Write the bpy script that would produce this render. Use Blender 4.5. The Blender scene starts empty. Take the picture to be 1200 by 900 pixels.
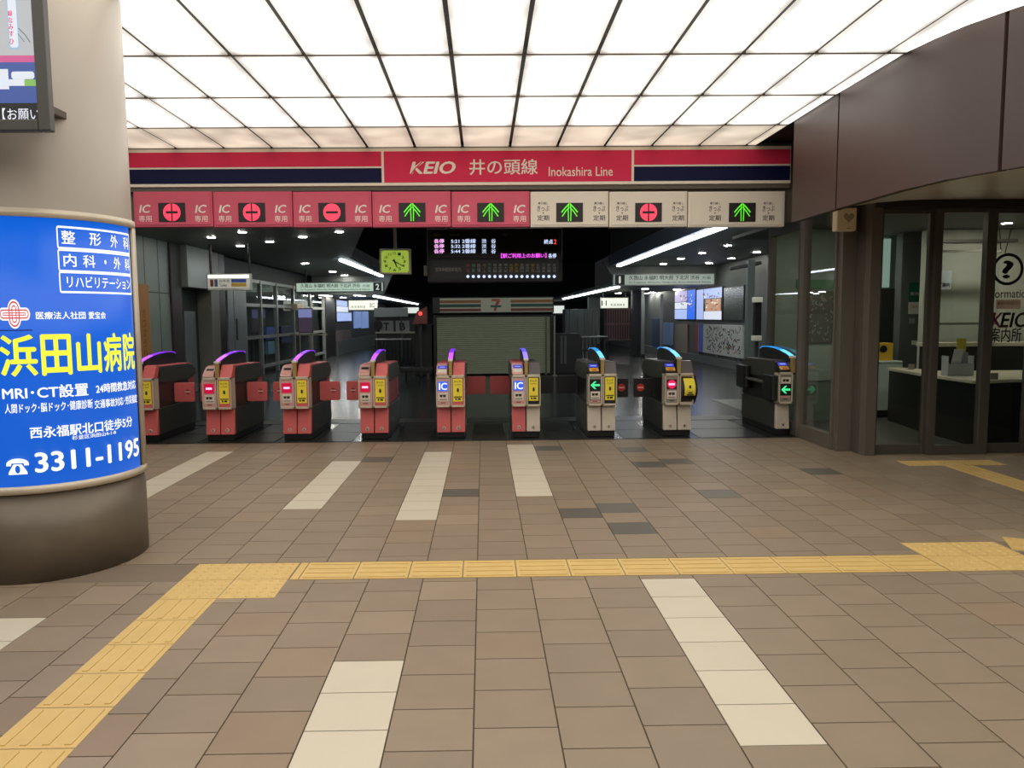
import bpy, bmesh, math, random
import numpy as np
from mathutils import Vector, Matrix
from mathutils.geometry import tessellate_polygon

random.seed(7)
scene = bpy.context.scene
C = scene.collection
PI = math.pi

# ------------------------------------------------------------------ camera
FPX, PITCH, YAW, ROLL, PPX, PPY, EYE = 896.0, .0912, .0134, .0085, 579.0, 452.7, 1.45

def cam_axes(p, y, r):
    cy, sy, cp, sp = math.cos(y), math.sin(y), math.cos(p), math.sin(p)
    f = np.array([sy*cp, cy*cp, -sp]); rt = np.array([cy, -sy, 0.0]); dn = np.cross(f, rt)
    c, s = math.cos(r), math.sin(r)
    return np.array([rt*c + dn*s, -rt*s + dn*c, f])
AX = cam_axes(PITCH, YAW, ROLL)
cam = bpy.data.cameras.new('camera')
cam.sensor_fit = 'HORIZONTAL'; cam.sensor_width = 36.0
cam.lens = FPX/1200*36.0
cam.shift_x = (600-PPX)/1200; cam.shift_y = (PPY-450)/1200
cam.clip_start = .05; cam.clip_end = 200
camo = bpy.data.objects.new('camera', cam); C.objects.link(camo)
m4 = Matrix.Identity(4)
for i in range(3):
    m4[i][0], m4[i][1], m4[i][2] = AX[0][i], -AX[1][i], -AX[2][i]
m4[2][3] = EYE
camo.matrix_world = m4
scene.camera = camo

# ------------------------------------------------------------------ light level
scene.view_settings.view_transform = 'Standard'
scene.view_settings.look = 'None'
scene.view_settings.gamma = 1.0
scene.view_settings.use_curve_mapping = False
scene.view_settings.exposure = 0.0
PANEL = 1.75          # luminous ceiling panels
PANEL_DIM = .62       # the last row before the sign
STRIP = 10.0          # light strips over the platforms
SPOT = 110.0          # recessed downlights
w = bpy.data.worlds.new('world'); scene.world = w; w.use_nodes = True
w.node_tree.nodes['Background'].inputs[0].default_value = (.9, .95, 1, 1)
w.node_tree.nodes['Background'].inputs[1].default_value = .012
scene.cycles.max_bounces = 8

def area_lamp(name, loc, size, watts, tilt, rgb):
    l = bpy.data.lights.new(name, 'AREA'); l.shape = 'RECTANGLE'; l.size, l.size_y = size; l.energy = watts; l.color = rgb
    o = bpy.data.objects.new(name, l); C.objects.link(o); o.location = loc; o.rotation_euler = (tilt, 0, 0)
# unseen fill lights added behind the sign beam for gates, kiosk shutter and hall
area_lamp('hall_fill', (.4, 11.2, 3.9), (5.0, .25), 110, math.radians(38), (.95, 1, .93))
area_lamp('hall_fill', (-4.3, 10.2, 2.83), (2.2, .2), 22, math.radians(20), (.93, 1, .95))
area_lamp('hall_fill', (5.0, 12.4, 2.83), (1.6, .2), 14, math.radians(20), (.93, 1, .97))

# ------------------------------------------------------------------ measuring helpers (camera ray against a world plane)
def ray(x, y): return AX.T @ np.array([(x-PPX)/FPX, (y-PPY)/FPX, 1.0])
def onz(x, y, z=0.0):
    d = ray(x, y); t = (z-EYE)/d[2]; return d[0]*t, d[1]*t
def ony(x, y, Y):
    d = ray(x, y); t = Y/d[1]; return d[0]*t, EYE + d[2]*t
def onx(x, y, X):
    d = ray(x, y); t = X/d[0]; return d[1]*t, EYE + d[2]*t

# ------------------------------------------------------------------ materials
def lin(c):
    return tuple(((v/255)/12.92 if v/255 <= .04045 else ((v/255+.055)/1.055)**2.4) for v in c)
MATS = {}
def mat(name, rgb, rough=.5, metal=0.0, spec=.5, var=.06, scale=6.0, bump=0.0, stretch=None):
    if name in MATS: return MATS[name]
    m = bpy.data.materials.new(name); m.use_nodes = True; nt = m.node_tree
    b = nt.nodes['Principled BSDF']
    b.inputs['Roughness'].default_value = rough; b.inputs['Metallic'].default_value = metal
    b.inputs['Specular IOR Level'].default_value = spec
    tc = nt.nodes.new('ShaderNodeTexCoord'); nz = nt.nodes.new('ShaderNodeTexNoise')
    nz.inputs['Scale'].default_value = scale; nz.inputs['Detail'].default_value = 4
    src = tc.outputs['Object']
    if stretch:
        mp = nt.nodes.new('ShaderNodeMapping'); mp.inputs['Scale'].default_value = stretch
        nt.links.new(src, mp.inputs[0]); src = mp.outputs[0]
    nt.links.new(src, nz.inputs['Vector'])
    rp = nt.nodes.new('ShaderNodeMapRange')
    rp.inputs['From Min'].default_value = .25; rp.inputs['From Max'].default_value = .75
    rp.inputs['To Min'].default_value = 1-var; rp.inputs['To Max'].default_value = 1+var
    nt.links.new(nz.outputs['Fac'], rp.inputs['Value'])
    mx = nt.nodes.new('ShaderNodeVectorMath'); mx.operation = 'SCALE'
    mx.inputs[0].default_value = lin(rgb)
    nt.links.new(rp.outputs[0], mx.inputs['Scale']); nt.links.new(mx.outputs[0], b.inputs['Base Color'])
    if bump:
        bp = nt.nodes.new('ShaderNodeBump'); bp.inputs['Strength'].default_value = bump; bp.inputs['Distance'].default_value = .01
        nt.links.new(nz.outputs['Fac'], bp.inputs['Height']); nt.links.new(bp.outputs[0], b.inputs['Normal'])
    MATS[name] = m; return m
def glow(name, rgb, k=1.0, sample=False):
    if name in MATS: return MATS[name]
    m = bpy.data.materials.new(name); m.use_nodes = True; nt = m.node_tree
    b = nt.nodes['Principled BSDF']
    c = lin(rgb)
    b.inputs['Base Color'].default_value = (c[0]*.3, c[1]*.3, c[2]*.3, 1)
    b.inputs['Roughness'].default_value = .35
    b.inputs['Emission Color'].default_value = (*c, 1); b.inputs['Emission Strength'].default_value = k
    if not sample: m.cycles.emission_sampling = 'NONE'
    MATS[name] = m; return m
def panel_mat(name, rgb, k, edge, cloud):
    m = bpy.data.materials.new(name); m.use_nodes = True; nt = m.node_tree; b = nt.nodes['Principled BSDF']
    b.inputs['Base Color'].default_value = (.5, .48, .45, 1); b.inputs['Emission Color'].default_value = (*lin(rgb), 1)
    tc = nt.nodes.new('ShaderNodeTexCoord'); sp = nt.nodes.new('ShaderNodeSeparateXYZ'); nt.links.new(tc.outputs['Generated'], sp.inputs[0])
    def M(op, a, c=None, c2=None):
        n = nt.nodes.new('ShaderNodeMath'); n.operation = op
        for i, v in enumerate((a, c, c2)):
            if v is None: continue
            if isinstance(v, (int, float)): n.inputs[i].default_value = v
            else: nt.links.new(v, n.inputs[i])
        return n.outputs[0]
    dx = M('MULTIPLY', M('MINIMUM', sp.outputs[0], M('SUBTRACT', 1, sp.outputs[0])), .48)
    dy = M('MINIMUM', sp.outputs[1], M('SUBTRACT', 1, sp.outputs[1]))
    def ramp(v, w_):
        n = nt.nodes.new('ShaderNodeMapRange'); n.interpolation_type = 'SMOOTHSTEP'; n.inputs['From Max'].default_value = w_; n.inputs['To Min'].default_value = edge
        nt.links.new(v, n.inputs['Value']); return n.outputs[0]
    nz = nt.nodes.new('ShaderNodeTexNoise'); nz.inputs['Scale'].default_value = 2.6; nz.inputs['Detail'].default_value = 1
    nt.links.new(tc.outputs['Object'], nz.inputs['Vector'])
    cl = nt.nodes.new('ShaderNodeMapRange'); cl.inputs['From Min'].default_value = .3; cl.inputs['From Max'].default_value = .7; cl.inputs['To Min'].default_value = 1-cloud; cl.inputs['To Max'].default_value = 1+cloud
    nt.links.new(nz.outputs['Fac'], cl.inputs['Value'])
    e_ = M('MULTIPLY', M('MULTIPLY', M('MULTIPLY', ramp(dx, .085), ramp(dy, .10)), cl.outputs[0]), k)  # backlight falloff at panel edges and cloudiness painted into the emission
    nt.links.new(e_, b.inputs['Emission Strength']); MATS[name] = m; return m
def glass_mat(name, tint=(.93, .96, .95), refl=1.0):
    m = bpy.data.materials.new(name); m.use_nodes = True; nt = m.node_tree
    nt.nodes.remove(nt.nodes['Principled BSDF'])
    t = nt.nodes.new('ShaderNodeBsdfTransparent'); t.inputs[0].default_value = (*tint, 1)
    g = nt.nodes.new('ShaderNodeBsdfGlossy'); g.inputs['Roughness'].default_value = .01
    fr = nt.nodes.new('ShaderNodeFresnel'); fr.inputs[0].default_value = 1.5
    mu = nt.nodes.new('ShaderNodeMath'); mu.operation = 'MULTIPLY'; mu.inputs[1].default_value = refl
    mix = nt.nodes.new('ShaderNodeMixShader')
    ge = nt.nodes.new('ShaderNodeNewGeometry'); inv = nt.nodes.new('ShaderNodeMath'); inv.operation = 'SUBTRACT'; inv.inputs[0].default_value = 1
    m2 = nt.nodes.new('ShaderNodeMath'); m2.operation = 'MULTIPLY'       # reflect on entering faces only, not again on leaving
    nt.links.new(ge.outputs['Backfacing'], inv.inputs[1]); nt.links.new(fr.outputs[0], mu.inputs[0])
    nt.links.new(mu.outputs[0], m2.inputs[0]); nt.links.new(inv.outputs[0], m2.inputs[1]); nt.links.new(m2.outputs[0], mix.inputs[0])
    nt.links.new(t.outputs[0], mix.inputs[1]); nt.links.new(g.outputs[0], mix.inputs[2])
    nt.links.new(mix.outputs[0], nt.nodes['Material Output'].inputs[0])
    MATS[name] = m; return m
def tile_mat(name, rgb, rough, var, spec=.35):
    """stone tile: the shade of each tile comes from the tile's own 'tint' value"""
    m = mat(name, rgb, rough, 0, spec, var, 5.0, .02)
    nt = m.node_tree; b = nt.nodes['Principled BSDF']
    src = b.inputs['Base Color'].links[0].from_socket
    at = nt.nodes.new('ShaderNodeAttribute'); at.attribute_name = 'tint'
    mu = nt.nodes.new('ShaderNodeVectorMath'); mu.operation = 'MULTIPLY'
    nt.links.new(src, mu.inputs[0]); nt.links.new(at.outputs['Color'], mu.inputs[1])
    nt.links.new(mu.outputs[0], b.inputs['Base Color'])
    return m

# ------------------------------------------------------------------ objects
def put(name, me, parent=None, loc=(0, 0, 0)):
    o = bpy.data.objects.new(name, me); C.objects.link(o); o.location = loc
    if parent: o.parent = parent
    return o
def thing(name, label, cat, loc=(0, 0, 0), group=None, rz=0.0):
    o = bpy.data.objects.new(name, None); C.objects.link(o); o.location = loc; o.rotation_euler = (0, 0, rz)
    o.empty_display_size = .1
    o['label'] = label; o['category'] = cat
    if group: o['group'] = group
    return o
def tag(o, label, cat, group=None):
    o['label'] = label; o['category'] = cat
    if group: o['group'] = group
    return o
def setting(name, loc=(0, 0, 0)):
    o = bpy.data.objects.new(name, None); C.objects.link(o); o.location = loc; o['kind'] = 'structure'
    return o
def root_loc(parent):
    v = Vector((0, 0, 0))
    while parent: v += parent.location; parent = parent.parent
    return v

class MB:
    """collects shapes; build() links them as one mesh"""
    def __init__(s): s.bm = bmesh.new()
    def box(s, x0, x1, y0, y1, z0, z1, mi=0):
        v = [s.bm.verts.new(p) for p in ((x0,y0,z0),(x1,y0,z0),(x1,y1,z0),(x0,y1,z0),(x0,y0,z1),(x1,y0,z1),(x1,y1,z1),(x0,y1,z1))]
        for f in ((3,2,1,0),(4,5,6,7),(0,1,5,4),(1,2,6,5),(2,3,7,6),(3,0,4,7)):
            s.bm.faces.new([v[i] for i in f]).material_index = mi
        return s
    def prism(s, pts, a0, a1, axis='x', mi=0):
        """pts: outline in the two other axes (x: (y,z); y: (x,z); z: (x,y))"""
        def P(p, a):
            return (a, p[0], p[1]) if axis == 'x' else (p[0], a, p[1]) if axis == 'y' else (p[0], p[1], a)
        A = [s.bm.verts.new(P(p, a0)) for p in pts]; B = [s.bm.verts.new(P(p, a1)) for p in pts]
        n = len(pts)
        fs = [s.bm.faces.new(A), s.bm.faces.new(B[::-1])]
        for i in range(n): fs.append(s.bm.faces.new((A[i], B[i], B[(i+1) % n], A[(i+1) % n])))
        for f in fs: f.material_index = mi
        return s
    def cyl(s, p0, p1, r, n=16, r1=None, mi=0):
        p0, p1 = Vector(p0), Vector(p1); d = p1-p0; L = d.length
        mtx = Matrix.Translation((p0+p1)/2) @ d.to_track_quat('Z', 'Y').to_matrix().to_4x4()
        g = bmesh.ops.create_cone(s.bm, cap_ends=True, segments=n, radius1=r, radius2=r if r1 is None else r1, depth=L, matrix=mtx)
        for f in {f for v in g['verts'] for f in v.link_faces}: f.material_index = mi
        return s
    def tube(s, pts, r, n=10, mi=0):
        for a, b in zip(pts[:-1], pts[1:]): s.cyl(a, b, r, n, mi=mi)
        return s
    def sphere(s, c, r, mi=0, sc=(1, 1, 1), seg=14):
        g = bmesh.ops.create_uvsphere(s.bm, u_segments=seg, v_segments=max(6, seg//2), radius=r,
                                      matrix=Matrix.Translation(c) @ Matrix.Diagonal((*sc, 1)))
        for f in {f for v in g['verts'] for f in v.link_faces}: f.material_index = mi
        return s
    def build(s, name, mats, parent=None, bevel=0.0, smooth=False, seg=2):
        off = root_loc(parent)
        bmesh.ops.recalc_face_normals(s.bm, faces=s.bm.faces[:])
        for v in s.bm.verts: v.co -= off
        me = bpy.data.meshes.new(name); s.bm.to_mesh(me); s.bm.free()
        for m in (mats if isinstance(mats, (list, tuple)) else [mats]): me.materials.append(m)
        o = put(name, me, parent)
        if smooth:
            for p in me.polygons: p.use_smooth = True
        if bevel:
            b = o.modifiers.new('bevel', 'BEVEL'); b.width = bevel; b.segments = seg; b.limit_method = 'ANGLE'; b.angle_limit = .6
        return o

def glyphs(s, bold=0.0):
    """a string as triangles/faces in the plane, from Blender's own built-in font"""
    c = bpy.data.curves.new('t', 'FONT'); c.body = s; c.size = 1; c.offset = bold; c.resolution_u = 3
    o = bpy.data.objects.new('t', c); C.objects.link(o)
    me = bpy.data.meshes.new_from_object(o.evaluated_get(bpy.context.evaluated_depsgraph_get()))
    V = [(v.co.x, v.co.y) for v in me.vertices]; F = [tuple(p.vertices) for p in me.polygons]
    bpy.data.objects.remove(o); bpy.data.curves.remove(c); bpy.data.meshes.remove(me)
    return V, F

class Flat:
    """signwriting: flat shapes in (u, v), laid on a surface by a mapping"""
    def __init__(s): s.V = []; s.F = []; s.D = {}
    def poly(s, pts):
        b = len(s.V); s.V += [tuple(p) for p in pts]
        for t in tessellate_polygon([[Vector((p[0], p[1], 0)) for p in pts]]): s.F.append(tuple(b+i for i in t))
        return s
    def rect(s, u0, u1, v0, v1): return s.poly([(u0, v0), (u1, v0), (u1, v1), (u0, v1)])
    def ring(s, pts, w_):
        """closed ribbon of width w_ along pts"""
        n = len(pts); o, i_ = [], []
        for k in range(n):
            a, p, c = Vector(pts[k-1]), Vector(pts[k]), Vector(pts[(k+1) % n])
            d1, d2 = (p-a).normalized(), (c-p).normalized()
            n1, n2 = Vector((-d1.y, d1.x)), Vector((-d2.y, d2.x)); nn = (n1+n2)
            nn = nn.normalized() if nn.length > 1e-6 else n1
            k_ = w_/2/max(.4, nn.dot(n1)); o.append(p+nn*k_); i_.append(p-nn*k_)
        b = len(s.V); s.V += [tuple(p) for p in o] + [tuple(p) for p in i_]
        for k in range(n): s.F.append((b+k, b+(k+1) % n, b+n+(k+1) % n, b+n+k))
        return s
    def line(s, pts, w_):
        for a, c in zip(pts[:-1], pts[1:]):
            a, c = Vector(a), Vector(c); d = (c-a).normalized(); n_ = Vector((-d.y, d.x))*w_/2
            s.poly([a-n_, c-n_, c+n_, a+n_])
        return s
    def disc(s, u, v, r, n=28, a0=0, a1=2*PI):
        return s.poly([(u+r*math.cos(a0+(a1-a0)*k/n), v+r*math.sin(a0+(a1-a0)*k/n)) for k in range(n if a1-a0 > 6.2 else n+1)])
    def oring(s, u, v, r, w_, n=36): return s.ring([(u+r*math.cos(2*PI*k/n), v+r*math.sin(2*PI*k/n)) for k in range(n)], w_)
    def text(s, t, u0, u1, v0, v1, bold=0.0, shear=0.0):
        V, F = glyphs(t)
        if not V: return s
        if bold:                                  # a bolder weight: the glyph laid again a hair to each side
            d_ = bold*.9; n_ = len(V); V0, F0 = V, F; V, F = [], []
            for k, (dx, dy) in enumerate(((0, 0), (d_, 0), (-d_, 0), (0, d_*.7), (0, -d_*.7))):
                V = V + [(x+dx, y+dy) for x, y in V0]; F = F + [tuple(i+k*n_ for i in f) for f in F0]
        V = [(x+shear*y, y) for x, y in V]
        x0, x1 = min(p[0] for p in V), max(p[0] for p in V); y0, y1 = min(p[1] for p in V), max(p[1] for p in V)
        b = len(s.V)
        if bold:
            for i in range(len(V)): s.D[b+i] = .0002*(i//n_)
        s.V += [(u0+(x-x0)/(x1-x0)*(u1-u0), v0+(y-y0)/(y1-y0)*(v1-v0)) for x, y in V]
        s.F += [tuple(b+i for i in f) for f in F]
        return s
    def build(s, name, m, parent, fn, step=None):
        bm = bmesh.new(); vs = [bm.verts.new((p[0], p[1], s.D.get(i, 0))) for i, p in enumerate(s.V)]
        for f in s.F:
            try: bm.faces.new([vs[i] for i in f])
            except ValueError: pass
        if step:
            u0, u1 = min(p[0] for p in s.V), max(p[0] for p in s.V)
            k = u0+step
            while k < u1:
                bmesh.ops.bisect_plane(bm, geom=bm.verts[:]+bm.edges[:]+bm.faces[:], plane_co=(k, 0, 0), plane_no=(1, 0, 0)); k += step
        off = root_loc(parent)
        for v in bm.verts:
            p, e_ = Vector(fn(v.co.x, v.co.y)), v.co.z
            if e_:
                n_ = (Vector(fn(v.co.x+.001, v.co.y))-p).cross(Vector(fn(v.co.x, v.co.y+.001))-p).normalized(); p = p+n_*e_
            v.co = p-off
        me = bpy.data.meshes.new(name); bm.to_mesh(me); bm.free(); me.materials.append(m)
        return put(name, me, parent)
def facing(Y): return lambda u, v: (u, Y, v)                 # on a wall that faces the entrance hall
def on_left(X): return lambda u, v: (X, u, v)                # on a side wall (u runs along y)
def rrect(u0, u1, v0, v1, r, n=5):
    out = []
    for cu, cv, a in ((u1-r, v1-r, 0), (u0+r, v1-r, PI/2), (u0+r, v0+r, PI), (u1-r, v0+r, 3*PI/2)):
        out += [(cu+r*math.cos(a+PI/2*k/n), cv+r*math.sin(a+PI/2*k/n)) for k in range(n+1)]
    return out

# shared materials
BLACK = mat('black_plastic', (22, 22, 22), .45)
DARK = mat('dark_grey_metal', (52, 53, 50), .42)
STEEL = mat('brushed_steel', (170, 164, 150), .35, .6, stretch=(1, 1, 30))
WHITE = mat('white_paint', (225, 218, 200), .5)
GLASS = glass_mat('clear_glass')

# ================================================================== SETTING
EDGE = 8.85                     # end of the stone floor; the gate line sign hangs above it
# ---- stone floor: every tile a slab in one floor mesh
def build_floor():
    bm = bmesh.new(); tint = bm.loops.layers.float_color.new('tint')
    W, X0, g = .3, -.048, .003
    white = {(-2, 0): [(2.0, 3.13)], (3, 0): [(2.445, 4.094)], (-8, 0): [(2.4, 3.657)],
             (-2, 1): [(5.385, 8.16)], (1, 1): [(6.065, 8.57)], (-5, 1): [(5.74, 7.68)], (-10, 1): [(5.6, 8.32)]}
    darkpx = [(443, 539), (540, 578), (643, 525), (681, 601.5), (725, 596), (741, 620), (742, 528), (763, 545), (795, 538), (846, 580), (968, 554)]
    dark = [onz(*p) for p in darkpx]
    for k in range(-14, 22):
        xa, xb = X0+k*W, X0+(k+1)*W
        for band, (ya, yb, pitch, ph) in enumerate(((-1.5, 4.150, .2748, 4.094), (4.455, EDGE, .2778, 5.385))):
            off = ph + (pitch/2 if (k % 2 == (0 if band == 0 else 1)) else 0)
            wh = white.get((k, band), [])
            if wh: off = wh[0][1]
            n0 = math.floor((ya-off)/pitch)-1
            y = off+n0*pitch
            while y < yb:
                a, b = max(y, ya), min(y+pitch, yb); y += pitch
                if b-a < .02: continue
                if xa > 3.9 and a > 7.62: continue
                cx_, cy_ = (xa+xb)/2, (a+b)/2
                mi = 0
                if any(u-.05 < cy_ < v for u, v in wh): mi = 1
                elif band == 1 and any(xa < d[0] < xb and a < d[1] < b for d in dark): mi = 2
                t = random.gauss(1, .035); r_ = 1.0
                q = random.random()
                if q < .06: t *= 1.15; r_ = 1.0
                elif q < .12: r_ = 1.04
                if mi == 1: t = random.gauss(1, .012); r_ = 1
                col = (t*r_, t, t*(2-r_)*.995, 1)
                z0 = 0
                P = [(xa+g, a+g), (xb-g, a+g), (xb-g, b-g), (xa+g, b-g)]
                vs = [bm.verts.new((p[0], p[1], z0)) for p in P]
                lo = [bm.verts.new((p[0], p[1], -.004)) for p in P]
                fs = [bm.faces.new(vs)]
                for i in range(4): fs.append(bm.faces.new((lo[i], lo[(i+1) % 4], vs[(i+1) % 4], vs[i])))
                for f in fs:
                    f.material_index = mi
                    for l in f.loops: l[tint] = col
    xs = (X0-14*W, X0+22*W)
    for (a, b, mi, z) in ((-1.5, EDGE, 3, -.004), (4.150, 4.455, 4, -.002)):
        f = bm.faces.new([bm.verts.new(p) for p in ((xs[0], a, z), (xs[1], a, z), (xs[1], b, z), (xs[0], b, z))])
        f.material_index = mi
        for l in f.loops: l[tint] = (1, 1, 1, 1)
    me = bpy.data.meshes.new('floor'); bm.to_mesh(me); bm.free()
    for m in (tile_mat('brown_stone_tile', (138, 122, 103), .48, .05), tile_mat('cream_stone_tile', (200, 190, 170), .45, .02),
              tile_mat('slate_stone_tile', (96, 91, 82), .45, .04), mat('grout', (80, 68, 56), .9), mat('grout_bed', (120, 104, 88), .8)):
        me.materials.append(m)
    o = put('floor', me); o['kind'] = 'structure'
build_floor()
# ---- dark polished floor of the gate line and platforms
f = MB(); f.box(-9, 9, EDGE, 48, -.1, -.004)
o = f.build('floor_platform', mat('dark_polished_floor', (36, 40, 39), .21, 0, .3, .12, 1.5)); o['kind'] = 'structure'
f = MB()
lanes = [-4.96, -4.05, -3.14, -2.23, -1.31, -.395, .50, 1.405, 2.315, 3.60]
for xa, xb in zip(lanes[:-1], lanes[1:]):
    for y0, y1 in ((8.93, 9.62), (9.64, 10.42)):
        f.box(xa+.25, xb-.25, y0, y1, -.004, .001)
    f.box(xa+.02, xb-.02, 10.46, 10.9, -.004, .001)
o = f.build('floor_mat', mat('gate_line_floor_plates', (40, 41, 39), .35, 0, .4, .1, 8)); o['kind'] = 'structure'
f = MB(); f.box(-4.9, 3.68, EDGE, EDGE+.035, -.004, .003)
o = f.build('trim_1', mat('threshold_metal', (90, 88, 80), .35, .8)); o['kind'] = 'structure'
f = MB(); f.box(3.9, 9, 7.62, 13, -.1, -.001)
o = f.build('floor_office', mat('office_floor', (88, 90, 84), .35, 0, .5)); o['kind'] = 'structure'

# ---- luminous ceiling
ZC = 1.45 + (3.2838-1.45)*EDGE/8.5
def edge_x(y):
    K = [(-3, 6.6), (1.0, 5.6), (2.5, 4.9), (3.7, 4.15), (4.5, 3.63), (4.95, 3.40), (5.35, 3.22), (5.8, 3.145), (6.84, 3.12), (9, 3.12)]
    for (a, xa), (b, xb) in zip(K[:-1], K[1:]):
        if a <= y <= b: return xa+(xb-xa)*(y-a)/(b-a)
    return K[0][1]
ceil = setting('ceiling')
b = MB(); b.box(-6, 7, -3.2, EDGE+.1, ZC+.05, ZC+.08)
b.build('ceiling_backing', mat('ceiling_joint_black', (14, 13, 12), .7), ceil)
rows = [EDGE, 7.915, 6.864, 5.795, 4.73, 3.66, 2.6, 1.54, .48, -.6, -1.7, -2.8]
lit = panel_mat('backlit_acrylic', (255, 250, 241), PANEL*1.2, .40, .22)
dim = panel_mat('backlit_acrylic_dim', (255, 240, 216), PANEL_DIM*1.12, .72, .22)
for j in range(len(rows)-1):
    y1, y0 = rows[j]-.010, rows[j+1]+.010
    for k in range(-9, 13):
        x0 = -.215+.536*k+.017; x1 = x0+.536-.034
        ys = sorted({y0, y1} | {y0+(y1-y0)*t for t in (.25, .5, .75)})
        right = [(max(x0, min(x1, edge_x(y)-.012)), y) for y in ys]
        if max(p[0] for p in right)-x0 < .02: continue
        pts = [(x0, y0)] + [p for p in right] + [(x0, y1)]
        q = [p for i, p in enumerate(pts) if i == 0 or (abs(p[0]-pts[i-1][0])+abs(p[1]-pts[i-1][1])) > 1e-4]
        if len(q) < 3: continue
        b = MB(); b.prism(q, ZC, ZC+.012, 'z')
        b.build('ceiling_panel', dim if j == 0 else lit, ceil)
# thin cross bars
for y in rows[1:]:
    b = MB(); b.box(-5, edge_x(y)-.012, y-.011, y+.011, ZC-.004, ZC+.02); b.build('ceiling_bar', mat('ceiling_cross_bar', (120, 112, 102), .5), ceil)

# ---- curved brown fascia on the right
ZF, ZW = 2.555, 2.367            # top of the glass; lower lip of the fascia
FEND = 7.80
BRN = mat('brown_enamel_panel', (66, 49, 44), .42, 0, .5, .05, 1.5)
b = MB()
seams = [FEND, 6.82, 5.03, 3.3, 1.6, -.9, -3]
for s0, s1 in zip(seams[:-1], seams[1:]):
    yy = np.linspace(s0-.012, s1+.012, 12)
    out = [(edge_x(y), y) for y in yy]
    b.prism(out + [(p[0]+.06, p[1]) for p in out[::-1]], ZW, ZC+.06, 'z')
o = b.build('wall_right', BRN); o['kind'] = 'structure'
for p in o.data.polygons: p.use_smooth = True
o.data.set_sharp_from_angle(angle=.5)
b = MB(); yy = np.linspace(FEND-.02, -2.9, 30); out = [(edge_x(y)+.05, y) for y in yy]
b.prism(out + [(p[0]+.05, p[1]) for p in out[::-1]], ZW+.01, ZC+.05, 'z')
o = b.build('wall_right_backing', mat('seam_black', (16, 14, 13), .8)); o['kind'] = 'structure'
b = MB(); b.box(3.68, 3.78, 7.8, 9.97, ZF, 4.3)
o = b.build('wall_right_over_glass', BRN); o['kind'] = 'structure'
b = MB(); b.box(-6, 9, -3, EDGE+.6, 4.3, 4.35)
o = b.build('ceiling_upper', mat('dark_plenum', (40, 38, 36), .8)); o['kind'] = 'structure'
# sloping metal soffit between the fascia and the glass front
far = [(3.70, 7.80), (3.90, 7.62), (7.5, 7.62)]
b = MB(); N = 30; rowA, rowB = [], []
for k in range(N+1):
    t_ = k/N; y = FEND-t_*5.8
    rowA.append(b.bm.verts.new((edge_x(y)+.03, y, ZW+.01)))
    p = (far[0][0]+(far[1][0]-far[0][0])*t_/.15, far[0][1]+(far[1][1]-far[0][1])*t_/.15) if t_ < .15 else (far[1][0]+(far[2][0]-far[1][0])*(t_-.15)/.85, far[1][1])
    rowB.append(b.bm.verts.new((p[0], p[1], ZF+.008)))
for k in range(N): b.bm.faces.new((rowA[k], rowA[k+1], rowB[k+1], rowB[k]))
o = b.build('ceiling_soffit', mat('soffit_metal', (196, 188, 174), .32, .1)); o['kind'] = 'structure'
md = o.modifiers.new('thickness', 'SOLIDIFY'); md.thickness = .02; md.offset = 1
# wall over the gate line that carries the signs
b = MB(); b.box(-6, 3.66, EDGE+.12, EDGE+.3, 2.52, 4.3)
o = b.build('wall_front', mat('sign_wall_grey', (112, 106, 98), .6)); o['kind'] = 'structure'
# ================================================================== TACTILE PAVING
YEL = mat('yellow_tactile_paving', (208, 176, 110), .5, 0, .4, .05, 7)
YELJ = mat('tactile_joint', (120, 96, 50), .8)
def tactile(label, blocks, group='yellow tactile paving'):
    """blocks: (x0, x1, y0, y1, kind) with raised bars along x / y or raised dots"""
    xs = [v for q in blocks for v in q[:2]]; ys = [v for q in blocks for v in q[2:4]]
    t = thing('tactile_paving', label, 'tactile paving', (sum(xs)/len(xs), sum(ys)/len(ys), 0), group)
    for (x0, x1, y0, y1, kind) in blocks:
        b = MB(); b.box(x0+.003, x1-.003, y0+.003, y1-.003, -.004, .002)
        if kind == 'x':
            for k in range(4):
                yy = y0+(k+.5)*(y1-y0)/4; b.box(x0+.02, x1-.02, yy-.012, yy+.012, .002, .0055)
        elif kind == 'y':
            for k in range(4):
                xx = x0+(k+.5)*(x1-x0)/4; b.box(xx-.012, xx+.012, y0+.02, y1-.02, .002, .0055)
        elif kind == 'd':
            for i in range(5):
                for j in range(5):
                    b.cyl((x0+(i+.5)*(x1-x0)/5, y0+(j+.5)*(y1-y0)/5, .002), (x0+(i+.5)*(x1-x0)/5, y0+(j+.5)*(y1-y0)/5, .006), .014, 8, .010)
        b.build('paving_block', YEL, t)
ya, yb = 4.152, 4.448
tactile('yellow tactile guide strip running across the brown tile floor in front of the gates',
        [(-1.095, -1.045, ya, yb, 'n')]+[(-1.045+.305*k, -1.045+.305*(k+1), ya, yb, 'x') for k in range(12)])
tactile('yellow tactile strip running toward the viewer on the lower left of the floor',
        [(-1.70+.302*i, -1.70+.302*(i+1), 3.876-.2765*j-.2765, 3.876-.2765*j, 'y') for i in range(1) for j in range(12)])
tactile('square corner pad of four yellow dotted blocks where the two left strips meet',
        [(-1.70+.3*i, -1.70+.3*(i+1), 3.876+.286*j, 3.876+.286*(j+1), 'd') for i in range(2) for j in range(2)])
tactile('yellow dotted pad at the right end of the long guide strip',
        [(2.62, 2.92, 4.15, 4.42, 'd'), (2.92, 3.22, 4.15, 4.42, 'd'), (2.62, 2.92, 4.42, 4.69, 'd'), (2.92, 3.22, 4.42, 4.69, 'd')])
b = MB(); a = math.radians(-24)
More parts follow.
